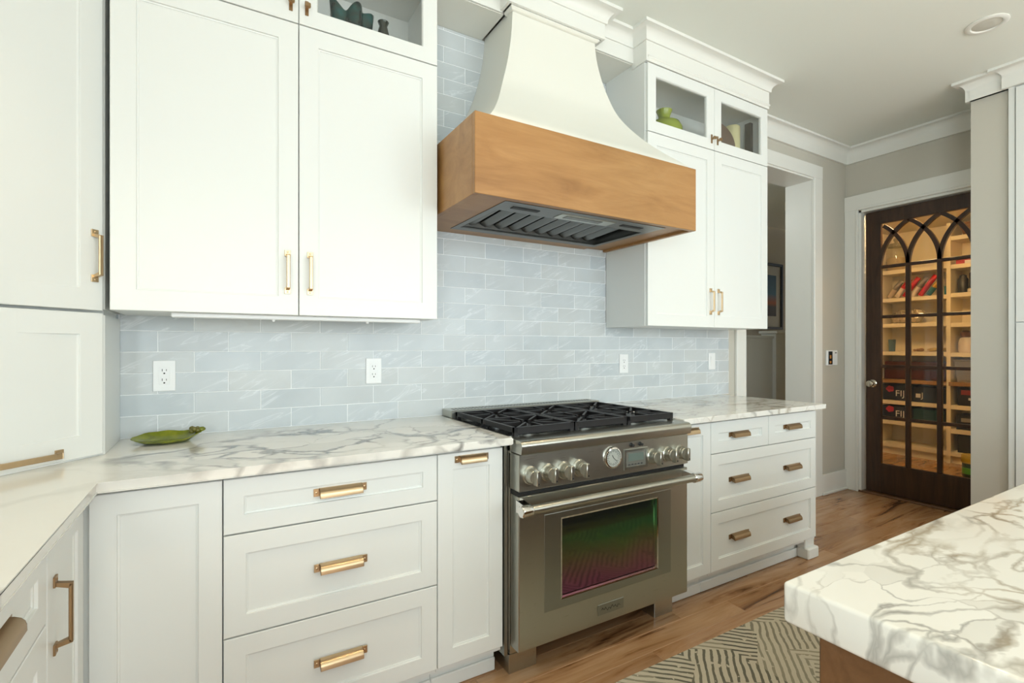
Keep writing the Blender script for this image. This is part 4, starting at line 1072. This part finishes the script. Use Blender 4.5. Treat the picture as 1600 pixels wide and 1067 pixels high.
for k in range(7):
    a = 2*math.pi*k/7; rr = .011 if k else 0
    B.lathe([(.002, -.009), (.008, -.006), (.010, 0), (.008, .006), (.002, .009)], 10, loc=(-.066+rr*math.cos(a), -.150+rr*math.sin(a), .951+.004*math.sin(3*a)))
B.build('flower_knob', M_OLIVE, ds, smooth=60)
B = MB(); B.lathe([(.004, 0), (.012, .004), (.013, .010), (.006, .016)], 12, loc=(-.046, -.150, .944)); B.build('leaf_tip', M_GREEN, ds, smooth=60)

# teal ruffled bowl in the left glass cabinet
tb = thing('ruffled_bowl', 'dark teal ruffled pottery bowl behind the left glass door', 'bowl', (.475, -.215, 2.441))
M_TEAL = mat('teal_glaze', (.008, .07, .065), .08)
t = NT(M_TEAL); t.set('Base Color', t.ramp(t.noise(t.obj(), 14, 4, .6).outputs[0], [(.38, (.008, .012, .011)), (.52, (.006, .05, .047)), (.72, (.012, .105, .10))]))
def ruf(f, z, amp, out=1.0):
    r_ = []
    for k in range(72):
        a = 2*math.pi*k/72
        rr = f*(1+amp*.20*math.cos(5*a+.9))
        r_.append((.470+rr*1.02*math.cos(a), -.215+rr*.80*math.sin(a), z+amp*(.014*math.cos(5*a+.9)+.010*math.cos(3*a+2.4))))
    return r_
B = MB(); B.loft([ruf(.05, 2.4415, 0), ruf(.062, 2.447, .1), ruf(.072, 2.50, .5), ruf(.074, 2.55, .8), ruf(.076, 2.595, 1.0), ruf(.077, 2.610, 1.0), ruf(.074, 2.613, 1.0), ruf(.070, 2.605, 1.0), ruf(.066, 2.55, .8), ruf(.06, 2.50, .4), ruf(.03, 2.452, 0)]); B.build('bowl', M_TEAL, tb, smooth=60)
sp_ = thing('small_dark_pot', 'small dark glazed pot beside the teal ruffled bowl', 'pot', (.603, -.225, 2.441))
B = MB(); B.lathe([(.02, 0), (.024, .05), (.025, .12), (.019, .145), (.016, .155), (.023, .172), (.019, .172), (.012, .155), (.016, .1)], 24, loc=(.603, -.225, 2.441)); B.build('pot', mat('dark_olive_glaze', (.025, .03, .022), .1), sp_, smooth=50)

# ornaments in the right glass cabinet
gv = thing('green_vase', 'small lime green vase with a flared neck behind the glass door', 'vase', (2.285, -.215, 2.441))
B = MB(); B.lathe([(.05, 0), (.085, .02), (.105, .065), (.104, .100), (.088, .130), (.045, .148), (.034, .162), (.034, .178), (.047, .208), (.043, .208), (.028, .178), (.028, .16), (.08, .11), (.08, .03)], 32, loc=(2.285, -.215, 2.441)); B.build('vase_body', mat('lime_glaze', (.27, .33, .035), .18), gv, smooth=50)
pl_ = thing('brown_platter', 'dark brown oval platter standing upright behind the glass door', 'platter', (2.745, -.245, 2.441))
B = MB(); T = Matrix.Translation((2.745, -.262, 2.4415)) @ Matrix.Rotation(-.12, 4, 'X')
def oval(s, y): return [(.150*s*math.cos(2*math.pi*k/36), y, .120+.120*s*math.sin(2*math.pi*k/36)) for k in range(36)]
B.loft([oval(.6, .006), oval(.95, .0), oval(1.0, -.006), oval(.95, -.008), oval(.6, .0)], M=T); B.build('plate', mat('brown_stoneware', (.13, .085, .06), .35), pl_, smooth=50)
cn = thing('pillar_candle', 'tall cream pillar candle behind the glass door', 'candle', (2.975, -.175, 2.441))
B = MB(); B.lathe([(.048, 0), (.049, .004), (.049, .275), (.044, .282), (.02, .276)], 28, loc=(2.975, -.175, 2.441)); B.build('wax', mat('candle_wax', (.68, .63, .36), .5), cn, smooth=40)
B = MB(); B.tube([(2.975, -.175, 2.715), (2.976, -.175, 2.728)], .0015, 6); B.build('wick', M_SLOT, cn)
bk = thing('dark_strip', 'thin dark book standing beside the cream candle', 'strip', (3.05, -.2, 2.441))  # narrow dark upright with a pale core, next to the candle
B = MB(); B.box(3.036, -.265, 2.4412, 3.041, -.225, 2.735, .001); B.box(3.060, -.265, 2.4412, 3.065, -.225, 2.735, .001); B.box(3.036, -.267, 2.4412, 3.065, -.261, 2.735, .002); B.build('strip_shell', mat('dark_matte', (.05, .045, .035), .6), bk)
B = MB(); B.box(3.041, -.261, 2.445, 3.060, -.228, 2.731); B.build('strip_core', mat('beige_core', (.6, .56, .46), .8), bk)

# rug
B = MB(); B.box(.80, -1.80, .0005, 2.85, -.905, .010, .003)
rg = B.build('rug', M_RUG, loc=(1.82, -1.35, 0)); tag(rg, 'beige and grey herringbone-pattern runner rug between range and island', 'rug')
